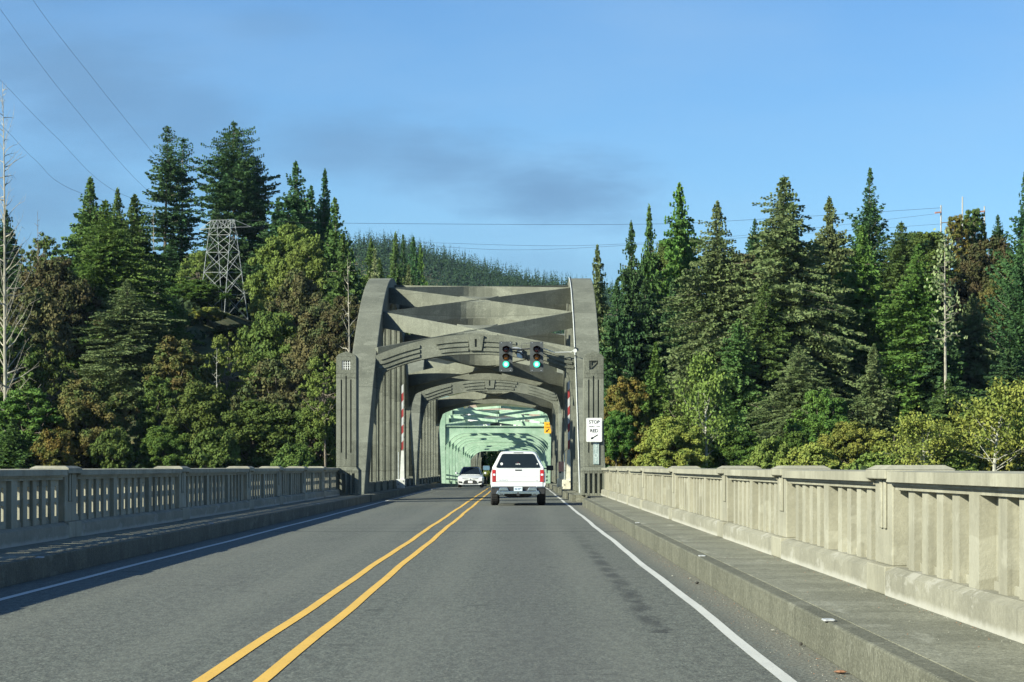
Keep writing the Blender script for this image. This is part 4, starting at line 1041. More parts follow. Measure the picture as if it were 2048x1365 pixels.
o = b.build('gutter_grit', [M['stone'], M['dark_stone'], M['leaf_litter']]); tag(o, 'loose grit along the right kerb', None, kind='stuff')
# ------------------------------------------------------------------ trees
class QB:                                             # fast quad collector
    def __init__(s): s.q = []
    def quads(s, c, u, v): s.q.append(np.stack([c-u-v, c+u-v, c+u+v, c-u+v], 1))
    def mesh(s, name, extra=None):
        q = np.concatenate(s.q); n = len(q); me = bpy.data.meshes.new(name)
        vs = q.reshape(-1, 3)
        me.vertices.add(len(vs)); me.vertices.foreach_set('co', vs.ravel().astype(np.float32))
        me.loops.add(n*4); me.loops.foreach_set('vertex_index', np.arange(n*4, dtype=np.int32))
        me.polygons.add(n); me.polygons.foreach_set('loop_start', np.arange(0, n*4, 4, dtype=np.int32))
        me.update(calc_edges=True); me.validate(); return me
def unit(a): return a/(np.linalg.norm(a, axis=1, keepdims=True)+1e-9)
def conifer(seed, H=30., Rd=5.5, z0=.06, power=.8, dens=1.0, droop=.35, top_up=.5, hang=.35, gap=0., umbrella=0., size=.20, lump=.3, nq=9, upsw=0.):
    g = np.random.RandomState(seed); Q = QB(); limbs = MB()
    nlev = int(78*dens); ang0 = 0
    lob = g.rand(6)*6.28
    for i in range(nlev):
        t = z0+(1-z0)*((i+g.rand())/nlev); 
        if gap and g.rand() < gap*(1-t)*1.3: continue
        z = t*H
        if umbrella: pr = (np.sin(np.pi*min(1, (t-z0)/(1-z0)*.80+.20)))**.6*(1 if t < .97 else .5)
        elif gap: pr = (1-t)**power*min(1, .45+(t-z0)*5)
        else: pr = min(1, (1-t)/.62)**(power*1.35)*(.86+.14*(1-t))*min(1, .45+(t-z0)*5)
        nb = 5+int(3*g.rand()) if t < .85 else 4
        for k in range(nb):
            a = ang0+2*np.pi*k/nb+g.randn()*.35; 
            Lb = Rd*pr*(.62+.5*g.rand())*(1+lump*np.sin(2*a+lob[0]+t*7)*.7+lump*np.sin(3*a+lob[1]-t*17)*.6)+.12
            rr_ = g.rand()
            if rr_ < .10: Lb *= 1.24
            elif rr_ < .22: Lb *= .6
            n = max(2, int(Lb/.40)); s_ = (np.arange(n)+.6)/n
            up = (top_up*(t**2)-droop*(1-t)*.6)+upsw
            d = np.array([np.cos(a), np.sin(a), 0.])
            P = np.zeros((n, 3)); P[:, :2] = d[:2]*(Lb*s_)[:, None]; P[:, 2] = z+Lb*(up*s_-droop*s_**2+.16*s_**4)
            if Lb > 1.6 and k % 2 == 0 and i % 3 == 0: limbs.tube([(0, 0, z)]+[tuple(P[j]) for j in (n//2, n-1)], [.07, .045, .012], 4, False)
            m = nq
            Pn = np.repeat(P, m, 0); ss = np.repeat(s_, m)
            perp = np.array([-d[1], d[0], 0.]); wid = Lb*.30*(1.12-ss)
            off = (g.rand(n*m)*2-1)*wid
            Pn = Pn+perp*off[:, None]; Pn[:, 2] += -abs(off)*.25-g.rand(n*m)*hang*.6+g.randn(n*m)*.12
            out = d*.8+perp*np.sign(off)[:, None]*.7; out = unit(out+g.randn(n*m, 3)*.35)
            sz = size*(.6+.7*g.rand(n*m)) * (1.15 if t < .8 else .8)
            down = np.tile(np.array([0, 0, -1.]), (n*m, 1)); dn = unit(down*hang*2+g.randn(n*m, 3)*.55+perp*.2)
            u = out*sz[:, None]; v = dn-out*np.sum(dn*out, 1, keepdims=True); v = unit(v)*(sz*(.34+.3*hang))[:, None]
            Q.quads(Pn, u, v)
        ang0 += 2.4
    # leader
    c = np.zeros((10, 3)); c[:, 2] = H*np.linspace(.975, 1.005, 10); Q.quads(c, unit(g.randn(10, 3)+[0, 0, .4])*.22, unit(g.randn(10, 3))*.10)
    tr = MB(); tr.tube([(0, 0, -3), (0, 0, H*.4), (0, 0, H*.985)], [H*.0125, H*.008, .03], 7)
    o = len(tr.v); tr.v += limbs.v; tr.f += [tuple(q+o for q in f) for f in limbs.f]
    return Q.mesh('crown'), tr, H, Rd
def broadleaf(seed, H=18., Rd=7., z0=.12, nb=130, nl=380, size=.16, open_=.0, limb=1):
    g = np.random.RandomState(seed); Q = QB(); tr = MB()
    tr.tube([(0, 0, -45), (.1, 0, H*.25), (.2, .1, H*.6), (0, 0, H*.88)], [.34, .26, .15, .04], 7)
    cz = H*(z0+(1-z0)*.5); rz = H*(1-z0)*.5
    ph = g.rand(4)*6.28
    for i in range(nb*2):
        th = g.rand()*6.283; cp = g.rand()*2-1; ph_ = np.arccos(cp); r = .60+.40*g.rand()**.6
        if g.rand() < .25: r *= .6
        w_ = 1+.16*np.sin(2*th+ph[0])+.14*np.sin(3*th+ph[1]+cp*3)
        egg = 1-.18*cp
        c = np.array([np.cos(th)*np.sin(ph_)*Rd*w_*egg, np.sin(th)*np.sin(ph_)*Rd*w_*egg, cp*rz])*r; c[2] += cz
        rb = (.45+.75*g.rand()**1.5)*Rd/7.0*1.25
        if open_ and g.rand() < open_: rb *= .6
        n = int(nl*1.25*(rb/1.4)**1.7*(1-open_*.3))
        p = unit(g.randn(n, 3)); p[:, 2] = p[:, 2]*.72+.10; nor = unit(p)
        rr = rb*(.55+.75*g.rand(n)**1.6)[:, None]
        P = c+p*rr
        nn = unit(nor+g.randn(n, 3)*.65+np.array([0, 0, .25])); u = unit(np.cross(nn, g.randn(n, 3))); v = np.cross(nn, u)
        sz = size*(.6+.8*g.rand(n))[:, None]
        Q.quads(P, u*sz, v*sz*.7)
        if limb and i % 4 == 0:
            b0 = np.array([.1, 0, H*(.22+.4*g.rand())]); mid = (b0+c)/2+g.randn(3)*.4; tr.tube([tuple(b0), tuple(mid), tuple(c)], [.12, .07, .025], 5, False)
    return Q.mesh('crown'), tr, H, Rd
def bare(seed, H=20., Rd=4., z0=.2, nb=60, leafy=0, up=.35, mat=None, spread=1., lean=0.):
    g = np.random.RandomState(seed); tr = MB(); tips = []
    trunk = [(0, 0, -3)]+[(lean*t*t*H*.1+.12*np.sin(t*6+seed), .1*np.cos(t*5), H*t) for t in np.linspace(.1, 1, 8)]
    tr.tube(trunk, [.36]+list(np.linspace(.32, .03, 8)), 8)
    for i in range(nb):
        t = z0+(1-z0)*(i+g.rand())/nb; a = g.rand()*6.28; L = Rd*(1-t)**.55*(.5+.7*g.rand())*spread+.3
        x0 = np.interp(t, [k[2]/H for k in trunk], [k[0] for k in trunk]); p = np.array([x0, 0, t*H]); d = np.array([np.cos(a), np.sin(a), up*(g.rand()*1.2-.1)]); pts = [tuple(p)]
        for k in range(4):
            d = d+g.randn(3)*.16+np.array([0, 0, .10*up]); p = p+d/np.linalg.norm(d)*L/4; pts.append(tuple(p))
            if k > 0:
                e = p+(d+g.randn(3)*.7)*L*.14; tr.tube([tuple(p), tuple(e)], [.018, .006], 3, False); tips.append(e)
        tips.append(p); r0 = .032+.05*(1-t); tr.tube(pts, [r0, r0*.8, r0*.55, r0*.38, .008], 4, False)
    Q = None
    if leafy:
        Q = QB(); T = np.array(tips)
        for j in range(leafy):
            n = len(T); P = T+g.randn(n, 3)*np.array([.7, .7, .55]); nn = unit(g.randn(n, 3)+[0, 0, .5]); u = unit(np.cross(nn, g.randn(n, 3))); v = np.cross(nn, u); Q.quads(P, u*.19, v*.14)
        Q = Q.mesh('crown')
    return Q, tr, H, Rd
KINDS = {
 'giant': lambda: conifer(21, H=48, Rd=10.5, power=.55, hang=.55, droop=.45, lump=.42, dens=1.5, nq=10, size=.20),
 'giant2': lambda: conifer(22, H=46, Rd=9.5, power=.62, hang=.5, droop=.38, lump=.4, dens=1.4, nq=10, size=.20),
 'dense1': lambda: conifer(11, power=.62, hang=.5, droop=.35, lump=.35, dens=1.05),
 'dense2': lambda: conifer(12, power=.55, hang=.6, droop=.45, lump=.4, dens=1.05, Rd=6),
 'dense3': lambda: conifer(13, power=.75, hang=.3, droop=.15, upsw=.12, lump=.25),
 'column': lambda: conifer(14, power=.5, hang=.5, droop=.4, Rd=4.2, lump=.45, dens=1.1),
 'young': lambda: conifer(15, H=14, Rd=3.6, power=.95, hang=.15, droop=.1, dens=.75, size=.17, lump=.15, upsw=.1),
 'thin': lambda: conifer(16, Rd=4.2, z0=.30, power=.42, gap=.62, dens=.75, hang=.1, droop=.2, lump=.5, size=.19, nq=8),
 'thin2': lambda: conifer(17, Rd=4.4, z0=.22, power=.36, gap=.74, dens=.8, hang=.1, droop=.15, lump=.6, size=.19, nq=8),
 'wide': lambda: conifer(18, top_up=.12, Rd=7.5, z0=.30, umbrella=1, gap=.55, dens=.85, hang=.08, droop=.16, lump=.35, size=.20, nq=11),
 'wide2': lambda: conifer(19, Rd=7.5, z0=.22, power=.45, gap=.2, dens=.8, hang=.08, droop=.12, lump=.35, size=.20, nq=11),
 'spiky': lambda: conifer(20, Rd=6.5, z0=.1, power=.85, dens=.72, hang=.15, droop=-.05, upsw=.22, lump=.4, size=.19, nq=8),
 'round1': lambda: broadleaf(31), 'round2': lambda: broadleaf(32, z0=.05), 'round3': lambda: broadleaf(33, H=20, Rd=6, z0=.05), 'tall': lambda: broadleaf(34, H=24, Rd=5.5, z0=.05, nb=130),
 'loose': lambda: broadleaf(35, H=18, Rd=6, open_=.5, nb=80, nl=230), 'shrub': lambda: broadleaf(36, H=9, Rd=6, z0=.0, nb=90, nl=240, size=.19),
 'snag': lambda: bare(41, H=30, Rd=6.5, z0=.18, nb=100, up=.75), 'snag2': lambda: bare(42, H=26, Rd=3.4, z0=.55, nb=52, up=.2, leafy=2),
 'birch': lambda: bare(43, H=16, Rd=5.5, z0=.25, nb=46, leafy=20, up=.8, spread=1.2), 'birch2': lambda: bare(44, H=13, Rd=7, z0=.18, nb=40, leafy=30, up=.9, spread=1.3, lean=1.5),
 'twig': lambda: bare(45, H=14, Rd=3.2, z0=.3, nb=34, up=.6),
}
cache = {}
def proto(k):
    if k not in cache:
        cm, tr, H, Rd = KINDS[k](); tm = bpy.data.meshes.new('trunk'); tm.from_pydata([tuple(v) for v in tr.v], [], tr.f); tm.materials.append(None); tm.validate()
        if cm: cm.materials.append(None)
        cache[k] = (cm, tm, H, Rd)
    return cache[k]
tn = [0]
def tree(px, py, wpx, D, kind, leafm, label, name='spruce_tree', cat='tree', bark='bark', group=None, base=None):
    cm, tm, H, Rd = proto(kind); X = (px-HX)*D/F; zt = EYE+(HY-py)*D/F; zb = hillh(X, D)-.3 if base is None else EYE+(HY-base)*D/F
    h = max(3, zt-zb); e = empty(name, (X, D, zb), label, cat, group); tn[0] += 1; g = random.Random(tn[0]*13)
    sr = (wpx*D/F/2)/Rd; sh = h/H; rot = g.uniform(0, 6.28)
    dzc = 0
    if kind[:5] in ('round', 'tall', 'loose', 'loose', 'shrub') and sh > sr*1.25: dzc = h-H*sr*1.25; sh = sr*1.25
    e.rotation_euler = (g.uniform(-.02, .02), g.uniform(-.025, .025), 0)
    for m, nm, mt in ((cm, 'crown', LF.get(leafm)), (tm, 'trunk', M[bark])):
        if m is None: continue
        o = bpy.data.objects.new(nm, m); col.objects.link(o); o.parent = e; o.scale = (sr, sr, sh); o.location.z = dzc; o.rotation_euler = (0, 0, rot)
        o.material_slots[0].link = 'OBJECT'; o.material_slots[0].material = mt
    return e
SP, DC = 'spruce_tree', 'broadleaf_tree'
TREES = [
 # left bank, conifers on the ridge
 (178, 357, 120, 505, 'dense1', 'spruce', 'conifer with ragged flat top, leftmost of the dense tall ones behind the pale snag', SP),
 (216, 400, 175, 482, 'giant', 'bright', 'broad bushy green conifer in front of the ragged flat topped one, left bank', SP),
 (240, 378, 80, 515, 'dense1', 'spruce', 'pointed dark conifer peeking between the bushy green one and the narrow one', SP),
 (264, 390, 95, 500, 'column', 'spruce', 'narrow pointed conifer just left of the pair of thin tall trees', SP),
 (250, 560, 170, 470, 'giant2', 'grey', 'greyish lichen covered conifer below the narrow pointed one on left hillside', SP),
 (327, 255, 100, 618, 'thin', 'fir', 'tall thin spruce with bushy top, left one of the pair against the sky', SP),
 (362, 278, 92, 625, 'thin2', 'fir', 'tall thin spruce with bare upper limbs, right one of the pair', SP),
 (345, 480, 130, 612, 'dense3', 'fir', 'dark lower conifer standing at the foot of the thin tall pair', SP),
 (468, 244, 140, 603, 'wide', 'fir', 'tallest wide crowned spruce with layered branches above the lattice tower', SP),
 (506, 318, 115, 610, 'wide2', 'fir', 'dark spreading spruce leaning on the right side of the tallest wide one', SP),
 (440, 405, 100, 596, 'dense3', 'fir', 'dark conifer directly behind the top of the lattice tower', SP),
 (597, 325, 105, 575, 'dense1', 'fir', 'pointed spruce with spindly tip, left of the narrow dark one on the ridge', SP),
 (622, 372, 80, 585, 'dense3', 'fir', 'short dark conifer squeezed between two pointed ridge spruces', SP),
 (641, 338, 80, 580, 'dense3', 'fir', 'narrow very dark spruce right of the one with spindly tip', SP),
 (560, 395, 100, 590, 'dense3', 'fir', 'dark half hidden conifer left of the spindly tipped spruce', SP),
 (681, 397, 105, 535, 'dense3', 'spruce', 'conifer with layered arms nearest the left end of the far ridge', SP),
 (690, 470, 130, 520, 'dense2', 'spruce', 'dark green bushy conifer below the one with layered arms', SP),
 (735, 480, 75, 600, 'dense1', 'spruce', 'small dark conifer behind the pale yellowish one by the left rib', SP),
 (741, 500, 110, 455, 'spiky', 'pale', 'pale lichen coloured conifer above the top of the left rib', SP),
 (790, 468, 70, 700, 'dense1', 'spruce', 'dark leftmost conifer of the knoll at the end of the far ridge', SP),
 (812, 470, 55, 730, 'dense3', 'fir', 'dark middle conifer of the knoll beside the far ridge', SP),
 (836, 476, 55, 760, 'column', 'fir', 'slim conifer right of the middle one on the knoll', SP),
 (852, 490, 50, 790, 'dense1', 'bright', 'lighter green rightmost conifer of the knoll by the far ridge', SP),
 (768, 520, 80, 640, 'dense1', 'spruce', 'shadowed conifer rising just over the left end of the concrete arch', SP),
 (825, 530, 70, 660, 'dense1', 'grey', 'short greyish conifer just over the top beam of the arch', SP),
 (12, 420, 70, 560, 'dense1', 'fir', 'dark conifer at the left picture edge behind the bleached snag', SP),
 (135, 540, 90, 520, 'dense1', 'spruce', 'small dark conifer left of the broad bushy green one', SP),
 (22, 838, 95, 385, 'young', 'spruce', 'small young spruce just above the left parapet at the picture edge', SP),
 # left bank, broadleaf
 (82, 462, 95, 530, 'loose', 'olive', 'thin crowned pale tree between the bleached snag and the dense conifers', DC),
 (112, 515, 150, 470, 'round1', 'brown', 'brown tinged round tree left of the bushy green conifer', DC),
 (45, 588, 190, 425, 'round2', 'brown', 'large brown topped tree at the foot of the bleached snag', DC),
 (10, 640, 150, 410, 'tall', 'olive', 'olive tree at the left picture edge under the brown topped one', DC),
 (100, 680, 120, 412, 'loose', 'olive', 'loose olive tree right of the large brown topped one', DC),
 (175, 757, 175, 398, 'round1', 'rust', 'round rust coloured tree standing alone above the left parapet', DC),
 (110, 860, 90, 385, 'shrub', 'orange', 'low orange bush left of the round rust coloured tree', DC),
 (225, 860, 90, 388, 'shrub', 'olive', 'low olive bush right of the round rust coloured tree', DC),
 (352, 664, 155, 432, 'tall', 'rust', 'tall oval tree with rusty top in the middle of the left bank', DC),
 (318, 745, 110, 425, 'tall', 'olive', 'olive tree overlapping the left side of the rusty topped one', DC),
 (452, 662, 105, 440, 'loose', 'yellowgreen', 'light yellow green open tree right of the rusty topped one', DC),
 (400, 770, 170, 405, 'round2', 'olive', 'wide olive tree below the rusty topped one, behind the parapet', DC),
 (330, 850, 110, 392, 'round1', 'green', 'green bush in front of the wide olive tree on the left bank', DC),
 (505, 800, 170, 402, 'round1', 'olive', 'round olive tree behind the parapet midway to the left pylon', DC),
 (555, 715, 160, 415, 'round3', 'brown', 'brown grey tree behind the round olive one, left of the pylon', DC),
 (430, 860, 120, 392, 'shrub', 'olive', 'low olive shrub between the two wide olive trees', DC),
 (600, 548, 150, 478, 'round2', 'brown', 'brownish tree right of the lattice tower legs', DC),
 (540, 620, 150, 455, 'round1', 'olive', 'olive brown tree below the lattice tower, right side', DC),
 (640, 610, 150, 450, 'round2', 'brown', 'dull brown tree left of the left pylon, upper row', DC),
 (700, 590, 110, 445, 'round1', 'brown', 'dark brown tree against the left concrete rib', DC),
 (652, 706, 95, 396, 'loose', 'yellowgreen', 'bright yellow green tree beside the left pylon shaft', DC),
 (620, 800, 110, 400, 'round3', 'olive', 'dark olive tree behind the yellow green one by the pylon', DC),
 (590, 890, 90, 384, 'shrub', 'olive', 'low bush just above the parapet near the left pylon', DC),
 (578, 448, 135, 545, 'round1', 'yellowgreen', 'yellow green bushy tree right of the top of the lattice tower', DC),
 (620, 490, 140, 530, 'round2', 'yellowgreen', 'second yellow green bushy tree below the narrow dark spruce', DC),
 (400, 500, 90, 575, 'loose', 'yellowgreen', 'yellow green tree behind the left side of the lattice tower', DC),
 (395, 560, 110, 560, 'round1', 'green', 'green bush left of the lattice tower feet', DC),
 (545, 575, 90, 520, 'shrub', 'gold', 'golden shrub on the slope right of the lattice tower', DC),
 (310, 590, 130, 500, 'round2', 'green', 'dark green round tree left below the lattice tower', DC),
 (60, 770, 150, 395, 'tall', 'green', 'dark green tree between the picture edge and the rust coloured tree', DC),
 (470, 652, 120, 528, 'shrub', 'rust', 'rust coloured scrub on the slope under the lattice tower', DC),
 (415, 650, 80, 535, 'shrub', 'gold', 'golden scrub left of the rust coloured scrub under the lattice tower', DC),
 # right bank, conifers
 (1204, 494, 62, 465, 'column', 'grey', 'slim dark conifer directly right of the right concrete rib', SP),
 (1238, 560, 90, 450, 'dense1', 'fir', 'dark conifer right of the slim one by the rib', SP),
 (1268, 445, 80, 480, 'dense1', 'fir', 'blue green conifer left of the tall one with feathery tip, right bank', SP),
 (1298, 413, 75, 490, 'dense1', 'spruce', 'conifer with feathery tip between blue green and rounded bright one', SP),
 (1290, 560, 120, 455, 'dense1', 'fir', 'dark blue green conifer in the shade, third from the right rib', SP),
 (1368, 368, 120, 500, 'dense2', 'bright', 'rounded bright green conifer highest left of the grey green giant', SP),
 (1425, 405, 170, 440, 'giant2', 'grey', 'grey green lichen covered giant conifer, left one of two', SP),
 (1506, 438, 50, 620, 'dense3', 'fir', 'small distant dark conifer in the gap between the two giants', SP),
 (1575, 352, 225, 432, 'giant', 'grey', 'massive olive grey conifer, tallest of the right bank', SP),
 (1530, 560, 150, 425, 'giant2', 'spruce', 'dark olive conifer overlapping the left foot of the massive one', SP),
 (1662, 396, 120, 470, 'dense1', 'grey', 'brownish topped conifer between the massive one and the spiky one', SP),
 (1640, 540, 130, 440, 'dense2', 'spruce', 'dark drooping conifer overlapping the right foot of the massive one', SP),
 (1734, 337, 130, 485, 'spiky', 'fir', 'spiky conifer with upswept arms against the sky, right bank', SP),
 (1725, 455, 130, 440, 'dense2', 'bright', 'bright green conifer in front of the spiky one', SP),
 (1800, 445, 140, 470, 'giant', 'spruce', 'dark conifer right of the bright green one, right bank', SP),
 (1835, 490, 170, 430, 'giant2', 'bright', 'broad layered bright conifer left of the pale dead trunk', SP),
 (1745, 690, 75, 405, 'column', 'grey', 'small bluish grey conifer with drooping boughs below the bright green ones', SP),
 (1880, 640, 140, 425, 'dense2', 'fir', 'dark green conifer under the pale dead trunk', SP),
 (1945, 590, 120, 440, 'dense2', 'grey', 'greyish drooping conifer right of the pale dead trunk', SP),
 (1998, 430, 50, 560, 'dense3', 'fir', 'small pointed conifer on the skyline right of the pole frame', SP),
 (2046, 345, 110, 470, 'spiky', 'fir', 'tall dark conifer cut by the right picture edge', SP),
 (1312, 690, 95, 402, 'young', 'bright', 'young bright green conifer low behind the right pylon', SP),
 (1470, 640, 120, 420, 'dense2', 'spruce', 'dark conifer filling the base of the left giant', SP),
 (1600, 690, 150, 408, 'giant', 'grey', 'drooping olive conifer lowest in front of the massive one', SP),
 (1345, 560, 100, 470, 'dense1', 'fir', 'deeply shaded conifer between the bright one and the left giant', SP),
 (1690, 620, 110, 450, 'dense1', 'fir', 'shaded conifer in the dark gap left of the bluish grey one', SP),
 (1900, 760, 110, 402, 'dense1', 'spruce', 'conifer low behind the yellow bushes under the dead trunk', SP),
 (2010, 700, 130, 415, 'dense2', 'fir', 'shaded conifer at the right picture edge behind the gold tree', SP),
 # right bank, broadleaf
 (1252, 752, 110, 400, 'round3', 'orange', 'green tree with orange top beside the right pylon', DC),
 (1232, 820, 70, 385, 'round1', 'green', 'green bush between the right pylon and the orange tree', DC),
 (1342, 832, 130, 382, 'round1', 'gold', 'rounded golden orange tree behind the parapet near the right pylon', DC),
 (1385, 760, 120, 395, 'loose', 'olive', 'olive tree behind the white barked bare one', DC),
 (1480, 860, 120, 385, 'round1', 'green', 'green bush right of the white barked bare tree', DC),
 (1545, 880, 110, 378, 'shrub', 'yellowgreen', 'low yellow green bush in front of the massive conifer', DC),
 (1640, 778, 125, 396, 'round3', 'green', 'bright green leafy tree left of the bluish grey conifer', DC),
 (1590, 862, 90, 388, 'round1', 'green', 'small green tree left below the bright leafy one', DC),
 (1622, 890, 140, 372, 'shrub', 'gold', 'low gold bush under the bright green leafy tree', DC),
 (1700, 842, 125, 378, 'round1', 'gold', 'domed yellow olive tree left of the long gold thicket', DC),
 (1790, 855, 140, 374, 'loose', 'gold', 'loose straw coloured tree with pale twigs, right parapet', DC),
 (1880, 838, 150, 380, 'loose', 'gold', 'straw coloured tree between two pale stemmed ones', DC),
 (1760, 905, 130, 366, 'shrub', 'yellowgreen', 'low yellow green bush right above the parapet, under the straw tree', DC),
 (1900, 900, 150, 366, 'shrub', 'yellowgreen', 'wide low yellow green bush above the nearest tall parapet post', DC),
 (2020, 880, 140, 366, 'shrub', 'gold', 'gold bush at the right picture edge above the parapet', DC),
 (2035, 810, 110, 376, 'round1', 'yellowgreen', 'yellow green tree behind the gold bush at the right edge', DC),
 (1916, 425, 55, 600, 'tall', 'orange', 'orange brown slender tree before the middle pole on the skyline', DC),
 (1950, 412, 55, 606, 'tall', 'olive', 'olive slender tree right of the orange brown one on the skyline', DC),
 (1975, 480, 150, 500, 'round2', 'brown', 'large brown leaved tree below the skyline poles', DC),
 (1850, 462, 150, 540, 'round1', 'olive', 'olive hilltop tree left of the skyline poles', DC),
 (2030, 520, 120, 480, 'round2', 'rust', 'rust coloured tree at the right picture edge, middle height', DC),
 (1480, 505, 90, 560, 'round1', 'brown', 'brown bush in the gap behind the left giant conifer', DC),
 (1345, 480, 90, 540, 'round1', 'olive', 'olive tree behind the rounded bright conifer', DC),
 # seen through the bridge
 (992, 895, 40, 465, 'round3', 'green', 'green tree framed by the far opening of the bridge, left of the canopy', DC),
 (1018, 888, 40, 480, 'dense1', 'fir', 'dark conifer framed by the far opening of the bridge', SP),
 (960, 880, 45, 500, 'dense1', 'fir', 'shadowed conifer left inside the far opening of the bridge', SP),
 (1060, 880, 60, 500, 'dense2', 'fir', 'conifer hidden behind the truck canopy in the far opening', SP),
 (974, 942, 16, 440, 'shrub', 'gold', 'yellow flowering bush at the end of the road beside the truck', DC),
]
for (px, py, wp_, D, k, lf_, lab, nm) in TREES:
    tree(px, py, wp_*(1.12 if k[:4] in ('thin', 'wide') else 1.48 if nm == SP else 1.0), D, k, lf_, lab, nm)
tree(14, 168, 170, 400, 'snag', None, 'tall bleached dead tree with bare curving branches at the left picture edge', 'dead_tree', bark='pale_bark')
tree(1893, 470, 90, 415, 'snag2', 'pale', 'pale dead trunk with lichened stub branches high on the right bank', 'dead_tree', bark='pale_bark')
tree(1412, 728, 120, 384, 'birch', 'yellowgreen', 'white barked tree with thin yellowing leaves left of the massive conifer', 'birch_tree', bark='white_bark')
tree(1985, 795, 190, 362, 'birch2', 'gold', 'gold leaved tree with two pale forked stems at right above the parapet', 'birch_tree', bark='white_bark')
tree(1850, 850, 150, 362, 'birch2', 'gold', 'thin gold tree with pale crooked stems left of the forked one', 'birch_tree', bark='white_bark')
tree(308, 420, 30, 530, 'twig', None, 'bare grey twiggy tree just left of the thin tall pair', 'dead_tree', bark='pale_bark')
tree(430, 700, 40, 420, 'twig', None, 'bare pale stem between the rusty topped tree and the yellow green one', 'dead_tree', bark='white_bark')
tree(80, 425, 40, 520, 'twig', None, 'bare twiggy treetop right of the tall bleached snag', 'dead_tree', bark='bark')
tree(700, 520, 60, 430, 'twig', None, 'leafless pale tree beside the pale lichen coloured conifer', 'dead_tree', bark='pale_bark')
# undergrowth that nobody could count
g = np.random.RandomState(5); Q = QB(); n = 0
for _ in range(9500):
    y = 352+g.rand()**1.3*330; pq = g.rand()*2400-180 if _ < 5200 else (-180-g.rand()*1500 if g.rand() < .5 else 2220+g.rand()*1700); x = (pq-HX)*y/F
    if abs(x-CX) < 9 and y < 470: continue
    if 395 < (x*F/y+HX) < 520 and 500 < y < 565: continue
    zb = hillh(x, y)
    if zb < -7: continue
    r_ = 1.0+2.2*g.rand(); r_ = r_ if _ < 5200 else r_*2.1; m = 34 if _ < 5200 else 60; p = unit(g.randn(m, 3)); p[:, 2] = abs(p[:, 2])*1.1; P = np.array([x, y, zb])+p*r_*(.5+.6*g.rand(m))[:, None]
    nn = unit(p+g.randn(m, 3)*.6); u = unit(np.cross(nn, g.randn(m, 3))); v = np.cross(nn, u); kq = 1 if _ < 5200 else 1.7; Q.quads(P, u*.55*kq, v*.4*kq); n += 1
me = Q.mesh('undergrowth'); me.materials.append(LF['wood']); o = bpy.data.objects.new('undergrowth', me); col.objects.link(o); tag(o, 'dark green undergrowth covering both wooded banks', 'undergrowth', kind='stuff')
# ------------------------------------------------------------------ far ridge
def ridge_z(x, y):
    px = x*2900/y*F/2900+HX if y else 0
    pts = [(-6000, 800), (-800, 640), (0, 545), (250, 530), (480, 500), (640, 520), (730, 514), (800, 516), (860, 527), (930, 548), (1000, 563), (1080, 580), (1150, 592), (1230, 604), (1500, 700), (2400, 860), (8000, 930)]
    t = smooth(1900, 2900, y)*(1-smooth(3100, 4200, y)); top = EYE+(HY-np.interp(px, [p[0] for p in pts], [p[1] for p in pts]))*2900/F
    return -6+t*(top+6)+4*math.sin(x*.011+y*.006)*t
xs = np.linspace(-2600, 2200, 121); ys = np.linspace(1700, 4300, 40); vs = [(x, y, ridge_z(x, y)) for y in ys for x in xs]; nx = len(xs)
b = MB(); b.add(vs, [(j*nx+i, j*nx+i+1, (j+1)*nx+i+1, (j+1)*nx+i) for j in range(len(ys)-1) for i in range(nx-1)]); tag(b.build('far_hill', M['ground'], smooth_=True), kind='structure')
g = np.random.RandomState(9); Q = QB()
for i in range(3300):
    y = 2350+g.rand()*620; px = 560+g.rand()*680; x = (px-HX)*y/F; z = ridge_z(x, y); H = 11+20*g.rand()**1.3; Rr = 3.4+3.0*g.rand()
    m = 46; t = g.rand(m)**.8; a = g.rand(m)*6.28; r_ = Rr*(1-t)*(.55+.5*g.rand(m))
    P = np.stack([x+np.cos(a)*r_, y+np.sin(a)*r_, z-2+t*(H+2)], 1); out = np.stack([np.cos(a), np.sin(a), -.5+0*a], 1); u = unit(out+g.randn(m, 3)*.3)*(1.3*(1.15-t))[:, None]; v = unit(np.cross(u, g.randn(m, 3)))*(.9*(1.2-t))[:, None]
    Q.quads(P, u, v)
me = Q.mesh('ridge_forest'); me.materials.append(LF['ridge']); o = bpy.data.objects.new('ridge_forest', me); col.objects.link(o); tag(o, 'far dark conifer forest covering the sloping ridge behind the arch', 'forest', kind='stuff')

# ------------------------------------------------------------------ lattice tower, wires, pole frame
DT = 560.
tx, tz = (452-HX)*DT/F, EYE+(HY-640)*DT/F
tw = empty('transmission_tower', (tx, DT, tz), 'pale steel lattice power tower on the left hillside', 'lattice tower')
def tp(px, py, dy=0): p = at(px, py, DT+dy); return (p.x, DT+dy, p.z)
LV = [640, 590, 545, 505, 470, 440]; near = {}; 
